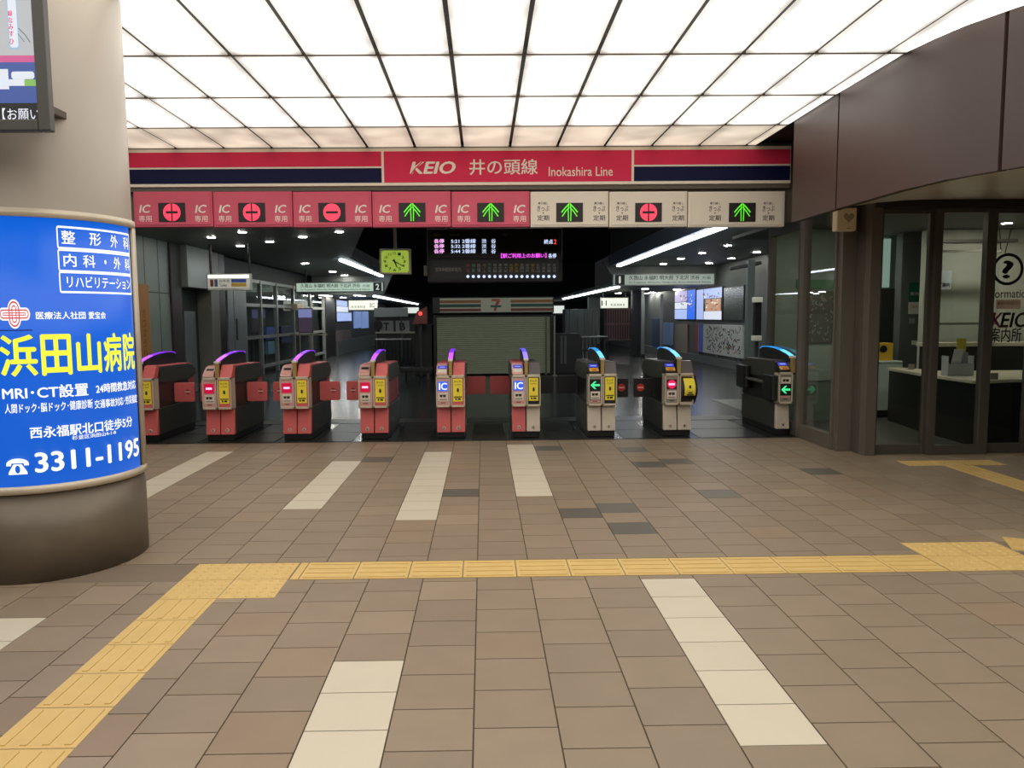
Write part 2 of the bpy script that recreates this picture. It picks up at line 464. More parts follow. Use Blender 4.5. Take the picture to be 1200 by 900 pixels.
t = thing('tactile_paving', 'turned yellow strip leaving the right dotted pad toward the frame edge', 'tactile paving', (3.42, 4.60, 0), 'yellow tactile paving', a)
for k in range(3):
    b = MB(); x0 = -.15+.3*k; b.box(x0+.003, x0+.297, -.147, .147, -.004, .0015)
    for j in range(4): b.box(x0+.02, x0+.28, -.11+.07*j, -.088+.07*j, .0015, .005)
    o = b.build('paving_block', YEL, None); o.parent = t
tactile('yellow dotted strip lying along the glass doors of the information office',
        [(4.04+.312*k, 4.04+.312*(k+1), 7.11, 7.36, 'd') for k in range(3)])
tactile('narrow yellow strip running from the information office doors to the right foreground',
        [(4.36, 4.64, 7.105-.285*(k+1), 7.105-.285*k, 'y') for k in range(6)])

# ================================================================== COLUMN, ADVERTISEMENT, MONITOR (left)
CX, CY, CR = -2.675, 4.66, .535
col = thing('round_column', 'thick round beige column on the left standing on a dark metal base', 'column', (CX, CY, 0))
def ring_wall(name, r0, r1, z0, z1, m, parent, a0=-PI, a1=PI, n=96):
    """curved band about the column axis; angle 0 faces the viewer's side (-y)"""
    b = MB(); full = a1-a0 > 6.28
    N = n if full else n
    P = lambda r, a, z: (CX+r*math.sin(a), CY-r*math.cos(a), z)
    A = [a0+(a1-a0)*k/N for k in range(N+(0 if full else 1))]
    V = [[b.bm.verts.new(P(r, a, z)) for r, z in ((r1, z0), (r1, z1), (r0, z1), (r0, z0))] for a in A]
    for k in range(N):
        u, v = V[k], V[(k+1) % len(V)]
        for i in range(4): b.bm.faces.new((u[i], v[i], v[(i+1) % 4], u[(i+1) % 4]))
    if not full:
        b.bm.faces.new(V[0]); b.bm.faces.new(V[-1][::-1])
    o = b.build(name, m, parent)
    for p in o.data.polygons: p.use_smooth = abs(p.normal.z) < .5
    return o
ring_wall('shaft', CR-.05, CR, .5, ZC+.045, mat('beige_column_panel', (174, 164, 152), .42, 0, .5, .03, 1.2, stretch=(1, 1, .3)), col)
ring_wall('base', CR-.05, CR+.006, 0, .5, mat('brown_metal_base', (112, 102, 88), .42, .2, .5, .16, 4, .03), col)
lb = thing('advertisement_lightbox', 'curved blue backlit hospital advertisement wrapped around the column', 'advertisement', (CX, CY-.5, .52))
AR = CR+.012
trimm = mat('champagne_trim', (206, 194, 174), .4, .2)
ring_wall('frame_bottom', CR, AR+.012, .505, .548, trimm, lb, -1.2, 1.82)
ring_wall('frame_top', CR, AR+.012, 2.0, 2.045, trimm, lb, -1.2, 1.82)
ring_wall('frame_side', CR, AR+.012, .548, 2.0, trimm, lb, 1.70, 1.82, 6)
ring_wall('panel_gap', CR, AR-.004, .548, 2.0, BLACK, lb, 1.64, 1.70, 4)
ring_wall('panel', CR, AR, .548, 2.0, glow('ad_blue', (8, 96, 214), .88), lb, -1.2, 1.64, 60)
adw = glow('ad_white', (255, 255, 255), 1.0); ady = glow('ad_yellow', (240, 244, 66), 1.0)
adr = glow('ad_red', (214, 84, 92), .9)
def on_col(d): return lambda u, v: (CX+(AR+d)*math.sin(u), CY-(AR+d)*math.cos(u), v)
def ad(name, fl, m, d=.003): return fl.build(name, m, lb, on_col(d), .06)
s = Flat()
for v0, v1 in ((1.842, 1.956), (1.718, 1.832), (1.603, 1.712)): s.ring(rrect(.722, 1.62, v0, v1, .012), .011)
ad('lettering_frame', s, adw)
s = Flat(); B_ = .012
for ch, u0, u1 in (('整', .757, .885), ('形', 1.03, 1.16), ('外', 1.28, 1.39), ('科', 1.49, 1.60)): s.text(ch, u0, u1, 1.866, 1.938, B_)
for ch, u0, u1 in (('内', .765, .885), ('科', .95, 1.08), ('外', 1.31, 1.42), ('科', 1.50, 1.60)): s.text(ch, u0, u1, 1.742, 1.812, B_)
s.disc(1.20, 1.778, .012)
s.text('リハビリテーション', .785, 1.595, 1.628, 1.692, B_)
ad('lettering', s, adw)
s = Flat(); s.text('医療法人社団', .497, .945, 1.455, 1.496, .02); s.text('愛宝会', .975, 1.168, 1.455, 1.496, .02); ad('lettering', s, adw)
s = Flat()
for ch, u0, u1 in (('浜', .165, .49), ('田', .52, .79), ('山', .835, 1.09), ('病', 1.12, 1.36), ('院', 1.39, 1.61)): s.text(ch, u0, u1, 1.148, 1.374, .03)
ad('lettering', s, ady)
for args in (('MRI･CT設置', .166, .93, 1.024, 1.097, .02), ('24時間救急対応', 1.01, 1.60, 1.030, 1.085, .02),
             ('人間ドック･脳ドック･健康診断', .18, .967, .951, 1.003, .012), ('交通事故対応･労災指定', .985, 1.62, .945, .995, .012),
             ('西永福駅北口徒歩5分', .383, 1.484, .808, .872, .02), ('杉並区浜田山4-1-8', .747, 1.216, .782, .806, .01),
             ('3311-1195', .408, 1.605, .618, .730, .03), ):
    ad('lettering', Flat().text(*args), adw)
tu, tv = .259, .66
s = Flat()
arc = [(tu+.099*math.cos(a), tv+.014+.030*math.sin(a)) for a in np.linspace(0, PI, 15)]
s.poly(arc+[(tu-.099, tv+.004), (tu-.058, tv+.004), (tu-.054, tv+.018), (tu+.054, tv+.018), (tu+.058, tv+.004), (tu+.099, tv+.004)])
s.poly([(tu-.036, tv+.012), (tu+.036, tv+.012), (tu+.080, tv-.030), (tu+.084, tv-.044), (tu-.084, tv-.044), (tu-.080, tv-.030)])
ad('telephone_symbol', s, adw)
ad('telephone_symbol', Flat().disc(tu, tv-.016, .022), MATS['ad_blue'], .005)
# emblem: interlaced rounded cross of pink and white bands
s = Flat(); u, v = .316, 1.484
def cap(hu, hv, e): return rrect(u-hu-e, u+hu+e, v-hv-e, v+hv+e, min(hu, hv)+e-.0005, 6)
s.poly(cap(.125, .026, .008)); s.poly(cap(.046, .070, .008)); ad('emblem', s, adw, .003)
s = Flat(); s.ring(cap(.118, .021, 0), .008); s.ring(cap(.041, .064, 0), .010); s.ring(cap(.095, .006, 0), .006); s.ring(cap(.017, .044, 0), .008); ad('emblem', s, adr, .005)
s = Flat(); s.rect(.17, .46, 1.395, 1.400); ad('lettering', s, mat('ad_small_print', (20, 30, 80), .5), .004)

# hanging monitor
MY = 3.78
x1, z0 = ony(58.5, 153, MY); x0 = x1-1.25; z1 = z0+.86
mon = thing('display_monitor', 'grey framed information screen hanging high in front of the beige column', 'monitor', ((x0+x1)/2, MY, z0))
bez = mat('monitor_grey_case', (66, 64, 60), .4)
b = MB(); fw = .056
b.box(x0, x0+fw, MY, MY+.05, z0, z1).box(x1-fw, x1, MY, MY+.05, z0, z1).box(x0+fw, x1-fw, MY, MY+.05, z0, z0+.055).box(x0+fw, x1-fw, MY, MY+.05, z1-.06, z1)
b.box(x0+fw, x1-fw, MY+.035, MY+.05, z0+.05, z1-.05)
b.build('case', bez, mon, .006)
sx0, sx1, sz0, sz1 = x0+fw, x1-fw, z0+.055, z1-.06
b = MB(); b.box(sx0, sx1, MY+.012, MY+.03, sz0, sz1); b.build('screen', glow('screen_black', (10, 10, 14), .6), mon)
def scr(name, m, fl, d=.0): return fl.build(name, m, mon, facing(MY+.011-d))
def mp(x, y): return ony(x, y, MY)
zt = mp(30, 120)[1]
scr('image_white', glow('screen_grey', (176, 178, 182), .9), Flat().rect(sx0, sx1, mp(30, 64)[1], sz1))
scr('image_pink', glow('screen_pink', (196, 86, 140), .9), Flat().rect(sx0, sx1, mp(30, 72)[1], mp(30, 64)[1]))
scr('image_blue', glow('screen_blue', (58, 82, 150), .9), Flat().rect(sx0, sx1, zt, mp(30, 72)[1]))
s = Flat(); a, c = mp(-30, 104), mp(26, 80)
s.rect(a[0], mp(9, 100)[0], a[1], c[1]); s.poly(rrect(mp(12, 93)[0], mp(39, 93)[0], mp(12, 92)[1], mp(12, 83)[1], .012))
s.rect(mp(-20, 93)[0], mp(28, 93)[0], mp(-20, 100)[1], mp(28, 92)[1])
scr('caption_box', glow('screen_white', (214, 220, 230), .9), s, .0008)
s = Flat(); s.rect(mp(27, 93)[0], mp(42, 93)[0], mp(27, 100)[1], mp(27, 92.5)[1]); scr('caption_box', glow('screen_green', (128, 178, 84), .9), s, .0012)
s = Flat(); s.poly(rrect(mp(6, 10)[0], mp(19, 10)[0], mp(8, 57)[1], sz1-.01, .015)); scr('caption_box', glow('screen_pale_blue', (150, 180, 204), .9), s, .0008)
s = Flat(); s.poly(rrect(mp(7.5, 10)[0], mp(17.5, 10)[0], mp(8, 55)[1], sz1-.01, .012)); scr('caption_box', MATS['screen_white'], s, .0012)
s = Flat(); cz = [mp(10, y)[1] for y in (48, 39, 31, 23, 15)]
for ch, zz in zip('ひすみな録', cz): s.text(ch, mp(8.5, 30)[0], mp(14, 30)[0], zz-.012, zz+.014, .02)
scr('lettering', glow('screen_magenta', (214, 44, 110), .9), s, .0016)
s = Flat(); s.line([mp(20, 32), mp(28, 40), mp(34, 49)], .004); s.line([mp(19, 38), mp(27, 48)], .003); scr('image_line', glow('screen_dark_line', (90, 100, 120), .8), s, .0012)
s = Flat(); s.text('【お願い', mp(1, 130)[0], sx1+.006, mp(20, 140)[1], mp(20, 126)[1], .0); scr('lettering', glow('screen_lettering', (225, 230, 240), 1.0), s, .001)
b = MB(); q = ony(66, 115, MY+.2)
b.box(x1-.25, q[0]-.0, MY+.05, MY+.16, q[1]-.03, q[1]+.03); b.box(x1-.30, x1-.2, MY+.05, CY-CR*.55, q[1]-.02, q[1]+.02)
b.build('mounting_arm', mat('bracket_brown', (78, 68, 58), .5), mon, .004)

# ================================================================== SIGNS OVER THE GATES
SY = EDGE
RED = mat('line_red', (226, 52, 92), .6, 0, .2, var=.02); NAVY = mat('line_navy', (16, 20, 66), .6, 0, .2, var=.03)
CREAM = mat('cream_line', (250, 240, 226), .5, var=.02)
z = lambda y: ony(540, y, SY)[1]
X = lambda x: ony(x, 195, SY)[0]
hd = thing('station_name_sign', 'long red and navy beam sign with the line name above the gates', 'sign', (0, SY, z(218)))
zt, zb = z(172.8), z(217)
b = MB(); b.box(X(60), X(927), SY, SY+.12, zb, zt); b.build('beam', CREAM, hd, .004)
e = .004
b = MB(); b.box(X(450), X(740), SY-.004, SY, z(213.5), z(177)); b.build('name_panel', RED, hd)
for a, c in ((60, 447), (743, 926)):
    b = MB(); b.box(X(a), X(c), SY-.004, SY, z(194.3), z(177)); b.build('red_stripe', RED, hd)
    b = MB(); b.box(X(a), X(c), SY-.004, SY, z(213.5), z(196.5)); b.build('navy_stripe', NAVY, hd)
b = MB(); b.box(X(60), X(927), SY+.03, SY+.12, z(222), zb); b.build('shadow_gap', mat('sign_gap_grey', (104, 98, 90), .6), hd)
LETW = mat('sign_letter_white', (250, 240, 230), .5, var=.02)
s = Flat(); zz = lambda y: ony(590, y, SY)[1]
for args in (('KEIO', X(480), X(534), zz(203.5), zz(188.8), .035, .22), ('井の頭線', X(550), X(630), zz(205), zz(186.5), .012), ('Inokashira Line', X(643), X(718), zz(207), zz(196), .004)):
    Flat().text(*args).build('lettering', LETW, hd, facing(SY-.0055))
s = Flat(); s.line([(X(481.5), zz(203.5)), (X(487), zz(196.4)), (X(495), zz(189))], .012); s.build('lettering_slash', RED, hd, facing(SY-.0065))

LED_RED = glow('led_red', (255, 62, 92), 1.1); LED_GREEN = glow('led_green', (96, 236, 40), 1.05)
PINKB = mat('sign_pink', (222, 102, 126), .6, 0, .2, var=.03); CREAMB = mat('sign_cream', (240, 231, 216), .5, var=.02)
LEDB = mat('led_matrix_black', (34, 26, 26), .5)
bx = [60, 153, 247, 341, 434.5, 528, 621, 714, 807, 922]
states = [None, 'x', 'x', 'x-', 'u', 'u', 'u', 'x', 'u']
desc = {1: 'red fare gate sign board with red stop symbol beside the column', 2: 'red fare gate sign board with red stop symbol, second from the column',
        3: 'red fare gate sign board with red stop symbol, third from the column', 4: 'red fare gate sign board with green arrow above the clock',
        5: 'red fare gate sign board with green arrow beside the cream boards', 6: 'cream fare gate sign board with green arrow next to the red boards',
        7: 'cream fare gate sign board with red stop symbol', 8: 'wide cream fare gate sign board with green arrow at the right end'}
def zs(x, y): return ony(x, y, SY)[1]
for i in range(1, 9):
    xa, xb = X(bx[i])+.006, X(bx[i+1])-.006
    xm = (bx[i]+bx[i+1])/2
    za, zb_ = zs(xm, 265.5), zs(xm, 223.5)-.006
    ic = i <= 5
    t = thing('direction_sign', desc[i], 'sign', ((xa+xb)/2, SY, za), 'fare gate sign boards')
    b = MB(); b.box(xa, xb, SY+.015, SY+.12, za, zb_); b.box(xa+.02, xb-.02, SY+.005, SY+.016, za+.02, zb_-.02)
    b.build('board', PINKB if ic else CREAMB, t, .003)
    # led window and words, placed from the photo's spacing
    lx = {1: 199, 2: 293, 3: 387.5, 4: 482, 5: 574.5, 6: 667.5, 7: 760.5, 8: 871}[i]
    Y_ = SY-.002
    l0, l1, v0, v1 = X(lx-15.7), X(lx+15.7), zs(lx, 260), zs(lx, 237.7)
    b = MB(); b.box(l0, l1, Y_, SY+.02, v0, v1); b.build('led_window', LEDB, t)
    um, vm = (l0+l1)/2, (v0+v1)/2
    s = Flat()
    if states[i].startswith('x'):
        R_ = .098
        for sg in (1, -1):
            gap = .008 if len(states[i]) == 1 else .0
            # half disc with the bar cut out
            for hs in (1, -1):
                pts = [(um+sg*gap, vm+hs*.014)]
                for k in range(13):
                    a = math.asin(.014/R_)+(PI/2-math.asin(.014/R_))*k/12
                    pts.append((um+sg*max(gap, R_*math.cos(a)), vm+hs*R_*math.sin(a)))
                s.poly(pts)
            s.poly([(um+sg*.068, vm-.0145), (um+sg*R_*.985, vm-.0145), (um+sg*R_*.985, vm+.0145), (um+sg*.068, vm+.0145)])
        s.build('stop_symbol', LED_RED, t, facing(Y_-.001))
    else:
        for sg in (1, -1):
            s.line([(um+sg*.013, vm-.098), (um+sg*.016, vm+.02), (um+sg*.010, vm+.085)], .010)
            s.line([(um+sg*.002, vm+.098), (um+sg*.05, vm+.05), (um+sg*.092, vm+.0)], .013)
            s.line([(um+sg*.004, vm+.058), (um+sg*.045, vm+.012), (um+sg*.085, vm-.045)], .011)
        s.build('arrow_symbol', LED_GREEN, t, facing(Y_-.001))
    for sx in ((-31, 35) if i != 8 else (-32, 31)):
        s = Flat()
        c = lx+sx-(1 if ic else 0)
        if ic:
            s.text('IC', X(c-7), X(c+7), zs(c, 249.5), zs(c, 240), .03, .2)
            s.text('専用', X(c-7.5), X(c+7.5), zs(c, 260), zs(c, 252.5), 0)
        else:
            s.text('乗り越し', X(c-6), X(c+6), zs(c, 239.6), zs(c, 236.6), .01)
            s.text('きっぷ', X(c-7), X(c+7), zs(c, 247.5), zs(c, 241), .01)
            s.disc(X(c), zs(c, 249.5), .008, 10)
            s.text('定期', X(c-7), X(c+7), zs(c, 258.5), zs(c, 252), .012)
        s.build('lettering', LETW if ic else mat('sign_letter_dark', (70, 60, 52), .6), t, facing(SY+.004))

# ================================================================== TICKET GATES
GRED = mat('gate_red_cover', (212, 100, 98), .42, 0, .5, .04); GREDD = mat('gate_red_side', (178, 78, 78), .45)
GGREY = mat('gate_dark_side', (68, 68, 62), .4, .2); GPINK = mat('gate_silver_pink', (224, 180, 172), .35, .25)
GSILV = mat('gate_silver', (214, 202, 182), .36, .25); GBLK = mat('gate_black', (26, 26, 27), .4)
GTOP = mat('gate_grey_cover', (92, 84, 86), .4)
YLAB = mat('yellow_label', (248, 226, 66), .5); OLAB = mat('amber_label', (232, 176, 60), .5); INK = mat('label_ink', (50, 44, 20), .6)
WLAB = mat('white_label', (226, 214, 200), .5); PLAB = mat('pink_label', (220, 160, 150), .5)
GOLD = mat('reader_post_gold', (176, 150, 92), .4, .3)
GY = 8.98
FIN_P = [(.09, .87), (.09, .948), (.20, .976), (.38, 1.005), (.58, 1.024), (.80, 1.032), (1.0, 1.024), (1.07, 1.0), (1.09, .86)]
def gate(gx, label, left, right, fin, led, nums, lflap=None, rflap=None, halves=(True, True), bulge=False, mark=True, rear=(False, False), plain=False):
    """left/right: 'red' or 'grey' skin of each half; flaps None/'shut'"""
    t = thing('ticket_gate', label, 'ticket gate', (gx, GY, 0), 'automatic ticket gates in a row across the hall')
    H = .17; L = 1.32
    xl = -H if halves[0] else 0.0; xr = H if halves[1] else 0.0
    def mb(): return MB()
    def add(b, name, m, bev=.004):
        o = b.build(name, m, None, bev); o.parent = t; return o
    def flat(s, name, m, y): 
        o = s.build(name, m, None, lambda u, v: (u, y, v)); o.parent = t; return o
    skins = {'red': GRED, 'grey': GSILV}
    # plinth and lower body
    add(mb().box(xl+.01, xr-.01, .10, L-.02, 0, .075), 'plinth', GBLK)
    add(mb().prism([(.13, .07), (.13, .385), (L, .385), (L, .07)], xl+.004, xr-.004), 'lower_body', GGREY, .008)
    # waist with the flap housing
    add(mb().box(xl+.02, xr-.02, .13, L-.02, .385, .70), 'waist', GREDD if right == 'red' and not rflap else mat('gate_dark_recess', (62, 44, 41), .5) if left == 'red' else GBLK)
    add(mb().prism([(.15, .70), (.15, .80), (.20, .882), (1.15, .868), (1.24, .858), (L+.03, .79), (L+.03, .71), (1.1, .66), (.4, .67)], xl, xr), 'upper_body', GGREY, .01)
    for sg, on, c in ((-1, halves[0], left), (1, halves[1], right)):
        if not on: continue
        a, d = (-H, -.004) if sg < 0 else (.004, H)
        m = skins[c]
        add(mb().prism([(.07, .075), (.11, .375), (.14, .375), (.14, .075)], a+.002, d-.002), 'base_panel', m, .006)
        # rear upright cover seen behind the flaps
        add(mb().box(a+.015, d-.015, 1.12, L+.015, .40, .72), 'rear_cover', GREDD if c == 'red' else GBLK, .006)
        # top deck
        add(mb().prism([(.20, .882), (.20, .892), (1.15, .878), (1.24, .868), (1.24, .858), (1.15, .868)], (a+.004), (d-.004)), 'top_cover', m if c == 'red' else GTOP, .003)
    # silver front frame and its two plates
    fr = GSILV
    b = mb(); z0_, z1_ = .385, .762
    b.box(xl, xr, .03, .16, z0_, z1_-.012)
    for a, d in (((xl, -.006),) if halves[0] else ())+(((.006, xr),) if halves[1] else ()):
        b.box(a, a+.014, -.0, .04, z0_, z1_); b.box(d-.014, d, -.0, .04, z0_, z1_); b.box(a, d, -.0, .04, z0_, z0_+.024); b.box(a, d, -.0, .04, z1_-.03, z1_)
    add(b, 'front_frame', fr, .003)
    if halves[0]:
        add(mb().box(xl+.014, -.020, .012, .034, .409, .732), 'left_plate', GPINK if left == 'red' else mat('gate_plate_grey', (150, 142, 130), .4))
        c0, c1 = -.148, -.032
        if led == 'IC': 
            add(mb().box(c0, c1, .006, .02, .575, .69), 'status_display', glow('led_blue', (52, 92, 226), 1.0), .002)
            flat(Flat().text('IC', c0+.012, c1-.006, .59, .675, .03), 'lettering', glow('led_white', (226, 236, 255), 1.1), .0045)
        elif led == 'stop':
            add(mb().box(c0, c1, .006, .02, .575, .69), 'status_display', glow('led_crimson', (196, 10, 60), .85) if left == 'red' else GBLK, .002)
            if left != 'red': flat(Flat().disc((c0+c1)/2, .632, .052), 'stop_symbol', glow('led_crimson_bright', (226, 30, 86), .95), .0052)
            flat(Flat().rect(c0+.022, c1-.022, .62, .645), 'stop_bar', glow('led_violet_white', (250, 200, 250), 1.1), .0045)
        else:
            z_ = .60 if not bulge else .525
            add(mb().box(c0-.004, c1+.006, .004, .02, z_-.04, z_+.10), 'status_display', GBLK, .002)
            s = Flat(); v = z_+.03; uc = (c0+c1)/2
            s.poly([(uc-.055, v), (uc-.008, v+.045), (uc+.016, v+.045), (uc-.014, v+.013), (uc+.056, v+.013), (uc+.056, v-.013), (uc-.014, v-.013), (uc+.016, v-.045), (uc-.008, v-.045)])
            flat(s, 'arrow_symbol', glow('led_emerald', (70, 232, 150), 1.0), .003)
        zl = .49 if not (led == 'go' and bulge) else .635
        if left == 'grey' and not bulge:
            add(mb().box(c0-.005, c1+.005, .008, .02, .425, .69), 'label_panel', GBLK)
        add(mb().box(c0+.004, c1, .005, .02, zl-.03, zl+.065), 'sticker', WLAB, .001)
        s = Flat(); s.poly([(c0+.022, zl+.015), (c0+.05, zl+.015), (c0+.055, zl+.045), (c0+.02, zl+.045)]); s.poly([(c0+.06, zl+.015), (c0+.092, zl+.015), (c0+.095, zl+.045), (c0+.056, zl+.045)])
        s.rect(c0+.016, c1-.012, zl-.016, zl-.008)
        flat(s, 'sticker_icon', INK, .0035)
        add(mb().box(c0-.002, c1+.002, .007, .02, .425 if not bulge else .46, .452 if not bulge else .48), 'sticker', PLAB, .001)
        flat(Flat().rect(c0+.03, c1-.03, .434, .443), 'sticker_icon', INK, .0055)
    if halves[1]:
        pm = GRED if right == 'red' else GBLK
        if bulge:
            pr = [(.05+.0, .40)] + [(.08-.15*math.sin(PI*k/10)**.7, .40+.335*k/10) for k in range(1, 10)] + [(.05, .735)]
            add(mb().prism([(.16, .40)]+pr+[(.16, .735)], .022, .20), 'flap_housing', GBLK, .006)
            pr2 = [(.077-.15*math.sin(PI*k/10)**.7, .40+.335*k/10) for k in range(3, 10)]
            add(mb().prism(pr2+[(p[0]+.004, p[1]) for p in pr2[::-1]], .045, .172), 'sticker', YLAB, 0)
            s = Flat(); s.rect(.07, .15, .505, .520); s.rect(.085, .135, .53, .545); s.poly(rrect(.095, .12, .585, .625, .01)); flat(s, 'sticker_icon', INK, -.0745)
        else:
            add(mb().box(.020, xr-.014, .012, .034, .409, .732), 'right_plate', pm)
            add(mb().box(.030, .142, .006, .02, .452, .722), 'sticker', YLAB, .001)
            s = Flat(); s.text('タッチ', .045, .125, .675, .70, .01); s.text('ふれる所は', .045, .125, .645, .662, .0)
            s.poly([(.078, .565), (.098, .565), (.102, .59), (.094, .612), (.082, .612), (.074, .59)]); s.rect(.04, .134, .500, .512); s.rect(.055, .075, .470, .492); s.rect(.085, .12, .470, .492)
            flat(s, 'sticker_icon', INK, .0045)
    # numbers on the base
    for u, n_ in nums:
        o = mb().cyl((u, .068, .125), (u, .085, .127), .022, 18).build('number_disc', mat('number_disc_cream', (206, 186, 170), .5), None); o.parent = t
        o = Flat().text(n_, u-.008, u+.008, .112, .140, .02).build('lettering', INK, None, lambda q, v: (q, .0665+(v-.125)*.02, v)); o.parent = t
    # reader block, sloping cover, post, light fin
    if halves[1]:
        add(mb().prism([(.03, .755), (.04, .775), (.12, .900), (.20, .905), (.20, .755)], .03, xr), 'sloping_cover', GRED if right == 'red' else GTOP, .005)
    if halves[0]:
        m_ = GPINK if left == 'red' else GBLK
        rd = add(mb().prism([(.01, .765), (.01, .785), (.14, .875), (.24, .895), (.24, .765)], xl+.004, -.035), 'card_reader', m_, .008)
        th = math.atan2(.09, .13)
        def slope(q, v): return (q, .01+v*math.cos(th)-.003*math.sin(th), .785+v*math.sin(th)+.003*math.cos(th))
        s = Flat(); s.poly(rrect(xl+.018, -.045, .012, .075, .01)); o = s.build('touch_pad', WLAB if led == 'IC' else (OLAB if left == 'grey' else PLAB), None, slope); o.parent = t
        if left == 'grey':
            s = Flat(); s.rect(xl+.035, -.06, .05, .058); s.rect(xl+.045, -.07, .02, .04); o = s.build('pad_print', mat('pad_print_red', (190, 70, 40), .5), None, lambda q, v: tuple(np.array(slope(q, v))+np.array((0, -.001, .001)))); o.parent = t
        if led == 'IC' or left == 'grey':
            s = Flat(); s.rect(xl+.02, -.045, .088, .145); o = s.build('reader_display', glow('reader_blue', (60, 66, 200), .9), None, slope); o.parent = t
            s = Flat(); s.rect(xl+.04, -.065, .11, .122); o = s.build('reader_display', glow('reader_pale', (170, 180, 250), .9), None, lambda q, v: tuple(np.array(slope(q, v))+np.array((0, -.001, .001)))); o.parent = t
        else:
            s = Flat(); s.rect(xl+.03, -.055, .09, .13); o = s.build('reader_display', GBLK, None, slope); o.parent = t
    add(mb().box(-.018, .022, .02, .075, .745, .93).box(-.03, .034, .01, .05, .735, .752, 1), 'reader_post', [GOLD, GBLK], .004)
    add(mb().box(-.026, .030, .015, .10, .925, .952), 'post_cap', WHITE, .006)
    add(mb().prism(FIN_P, -.022, .026), 'light_fin', GBLK, .004)
    crest = FIN_P[1:8]
    for k, (p, q) in enumerate(zip(crest[:-1], crest[1:])):
        n_ = .010
        o = mb().prism([p, (p[0], p[1]+n_), (q[0], q[1]+n_), q] if k else [(p[0]-.004, p[1]), (p[0]-.004, p[1]+n_), (q[0], q[1]+n_), q], -.024, .028).build('light_strip', fin[0] if k < 2 else fin[1], None); o.parent = t
    # flaps
    for sg, st, c, rr in ((-1, lflap, left, rear[0]), (1, rflap, right, rear[1])):
        if not st: continue
        y0 = .62 if not rr else 1.20
        zf0, zf1 = .415, .655
        a = sg*(.165); d = sg*(.165+.255)
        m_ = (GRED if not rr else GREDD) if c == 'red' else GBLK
        fl = mb().prism(rrect(min(a, d), max(a, d), zf0, zf1, .02), y0, y0+.03, 'y').build('flap', m_, None, .004); fl.parent = t
        if not rr:
            u = sg*.335
            if c == 'red':
                s = Flat(); s.poly([(u-.052, .54), (u, .575), (u+.052, .54), (u, .505)]); o = s.build('flap_mark', mat('flap_mark_red', (150, 50, 52), .5), None, lambda q, v: (q, y0-.002, v)); o.parent = fl
                s = Flat(); s.rect(u-.038, u+.038, .533, .548); o = s.build('flap_mark_bar', mat('flap_mark_bar', (236, 190, 176), .5), None, lambda q, v: (q, y0-.003, v)); o.parent = fl
            else:
                s = Flat(); s.disc(u, .54, .048); o = s.build('flap_mark', mat('flap_mark_bright_red', (196, 54, 44), .5), None, lambda q, v: (q, y0-.002, v)); o.parent = fl
                s = Flat(); s.rect(u-.034, u+.034, .533, .547); o = s.build('flap_mark_bar', mat('flap_mark_bar', (236, 190, 176), .5), None, lambda q, v: (q, y0-.003, v)); o.parent = fl
    return t
PUR = (glow('fin_violet_bright', (200, 96, 255), 1.2), glow('fin_violet', (132, 40, 232), 1.1))
PIN = (glow('fin_magenta', (206, 90, 240), 1.2), PUR[1])
VIO = (glow('fin_lilac', (150, 130, 255), 1.2), glow('fin_indigo', (100, 90, 230), 1.1))
BLU = (glow('fin_blue_bright', (110, 214, 255), 1.2), glow('fin_blue', (40, 140, 220), 1.1))
gate(-4.05, 'red fare gate half hidden behind the column with violet light fin', 'red', 'red', PUR, 'stop', [(-.085, '9'), (.085, '8')], None, 'shut')
gate(-3.14, 'red fare gate with violet fin and shut flaps numbered 8 and 7', 'red', 'red', PUR, 'stop', [(-.085, '8'), (.085, '7')], 'shut', 'shut')
gate(-2.23, 'red fare gate with violet fin and shut flaps numbered 7 and 6', 'red', 'red', PUR, 'stop', [(-.085, '7'), (.085, '6')], 'shut', 'shut')
gate(-1.31, 'red fare gate with violet fin numbered 6 and 5, flap shut only on its left', 'red', 'red', PUR, 'stop', [(-.085, '6'), (.085, '5')], 'shut', None)
gate(-.395, 'red fare gate with violet fin and blue IC display, standing before the shutter', 'red', 'red', PIN, 'IC', [(-.085, '5'), (.085, '4')], None, 'shut', rear=(False, True))
gate(.50, 'half red half grey fare gate with blue IC display numbered 4 and 3', 'red', 'grey', VIO, 'IC', [(-.085, '4'), (.085, '3')], 'shut', 'shut', rear=(True, True))
gate(1.405, 'grey fare gate with blue fin and green arrow display numbered 3 and 2', 'grey', 'grey', BLU, 'go', [(-.085, '3'), (.085, '2')], 'shut', 'shut', rear=(True, False))
gate(2.315, 'grey fare gate with blue fin and red stop display numbered 2 and 1', 'grey', 'grey', BLU, 'stop', [(-.085, '2'), (.085, '1')], 'shut', None, bulge=True)
def last_gate():
    gx = 3.672
    t = gate(gx, 'dark end gate with blue fin and green arrow beside the glass wall', 'grey', 'grey', BLU, 'go', [(-.085, '1')], None, None, halves=(True, False), bulge=True)
    for y0, y1, z0_, z1_ in ((.03, .36, .42, .72), (.98, 1.34, .48, .78)):
        n = 8
        pts = [(y0+(y1-y0)*(1-math.cos(PI*k/n))/2, z1_ if True else 0) for k in range(n+1)]
        o = MB().prism(rrect(-.25, -.16, y0, y1, .04), z0_, z1_, 'z').build('flap_housing', GBLK, None, .01); o.parent = t
    o = MB().box(-.235, -.17, .36, .98, .60, .63).build('guard_rail', mat('guard_rail_grey', (110, 108, 100), .4, .4), None, .006); o.parent = t
last_gate()

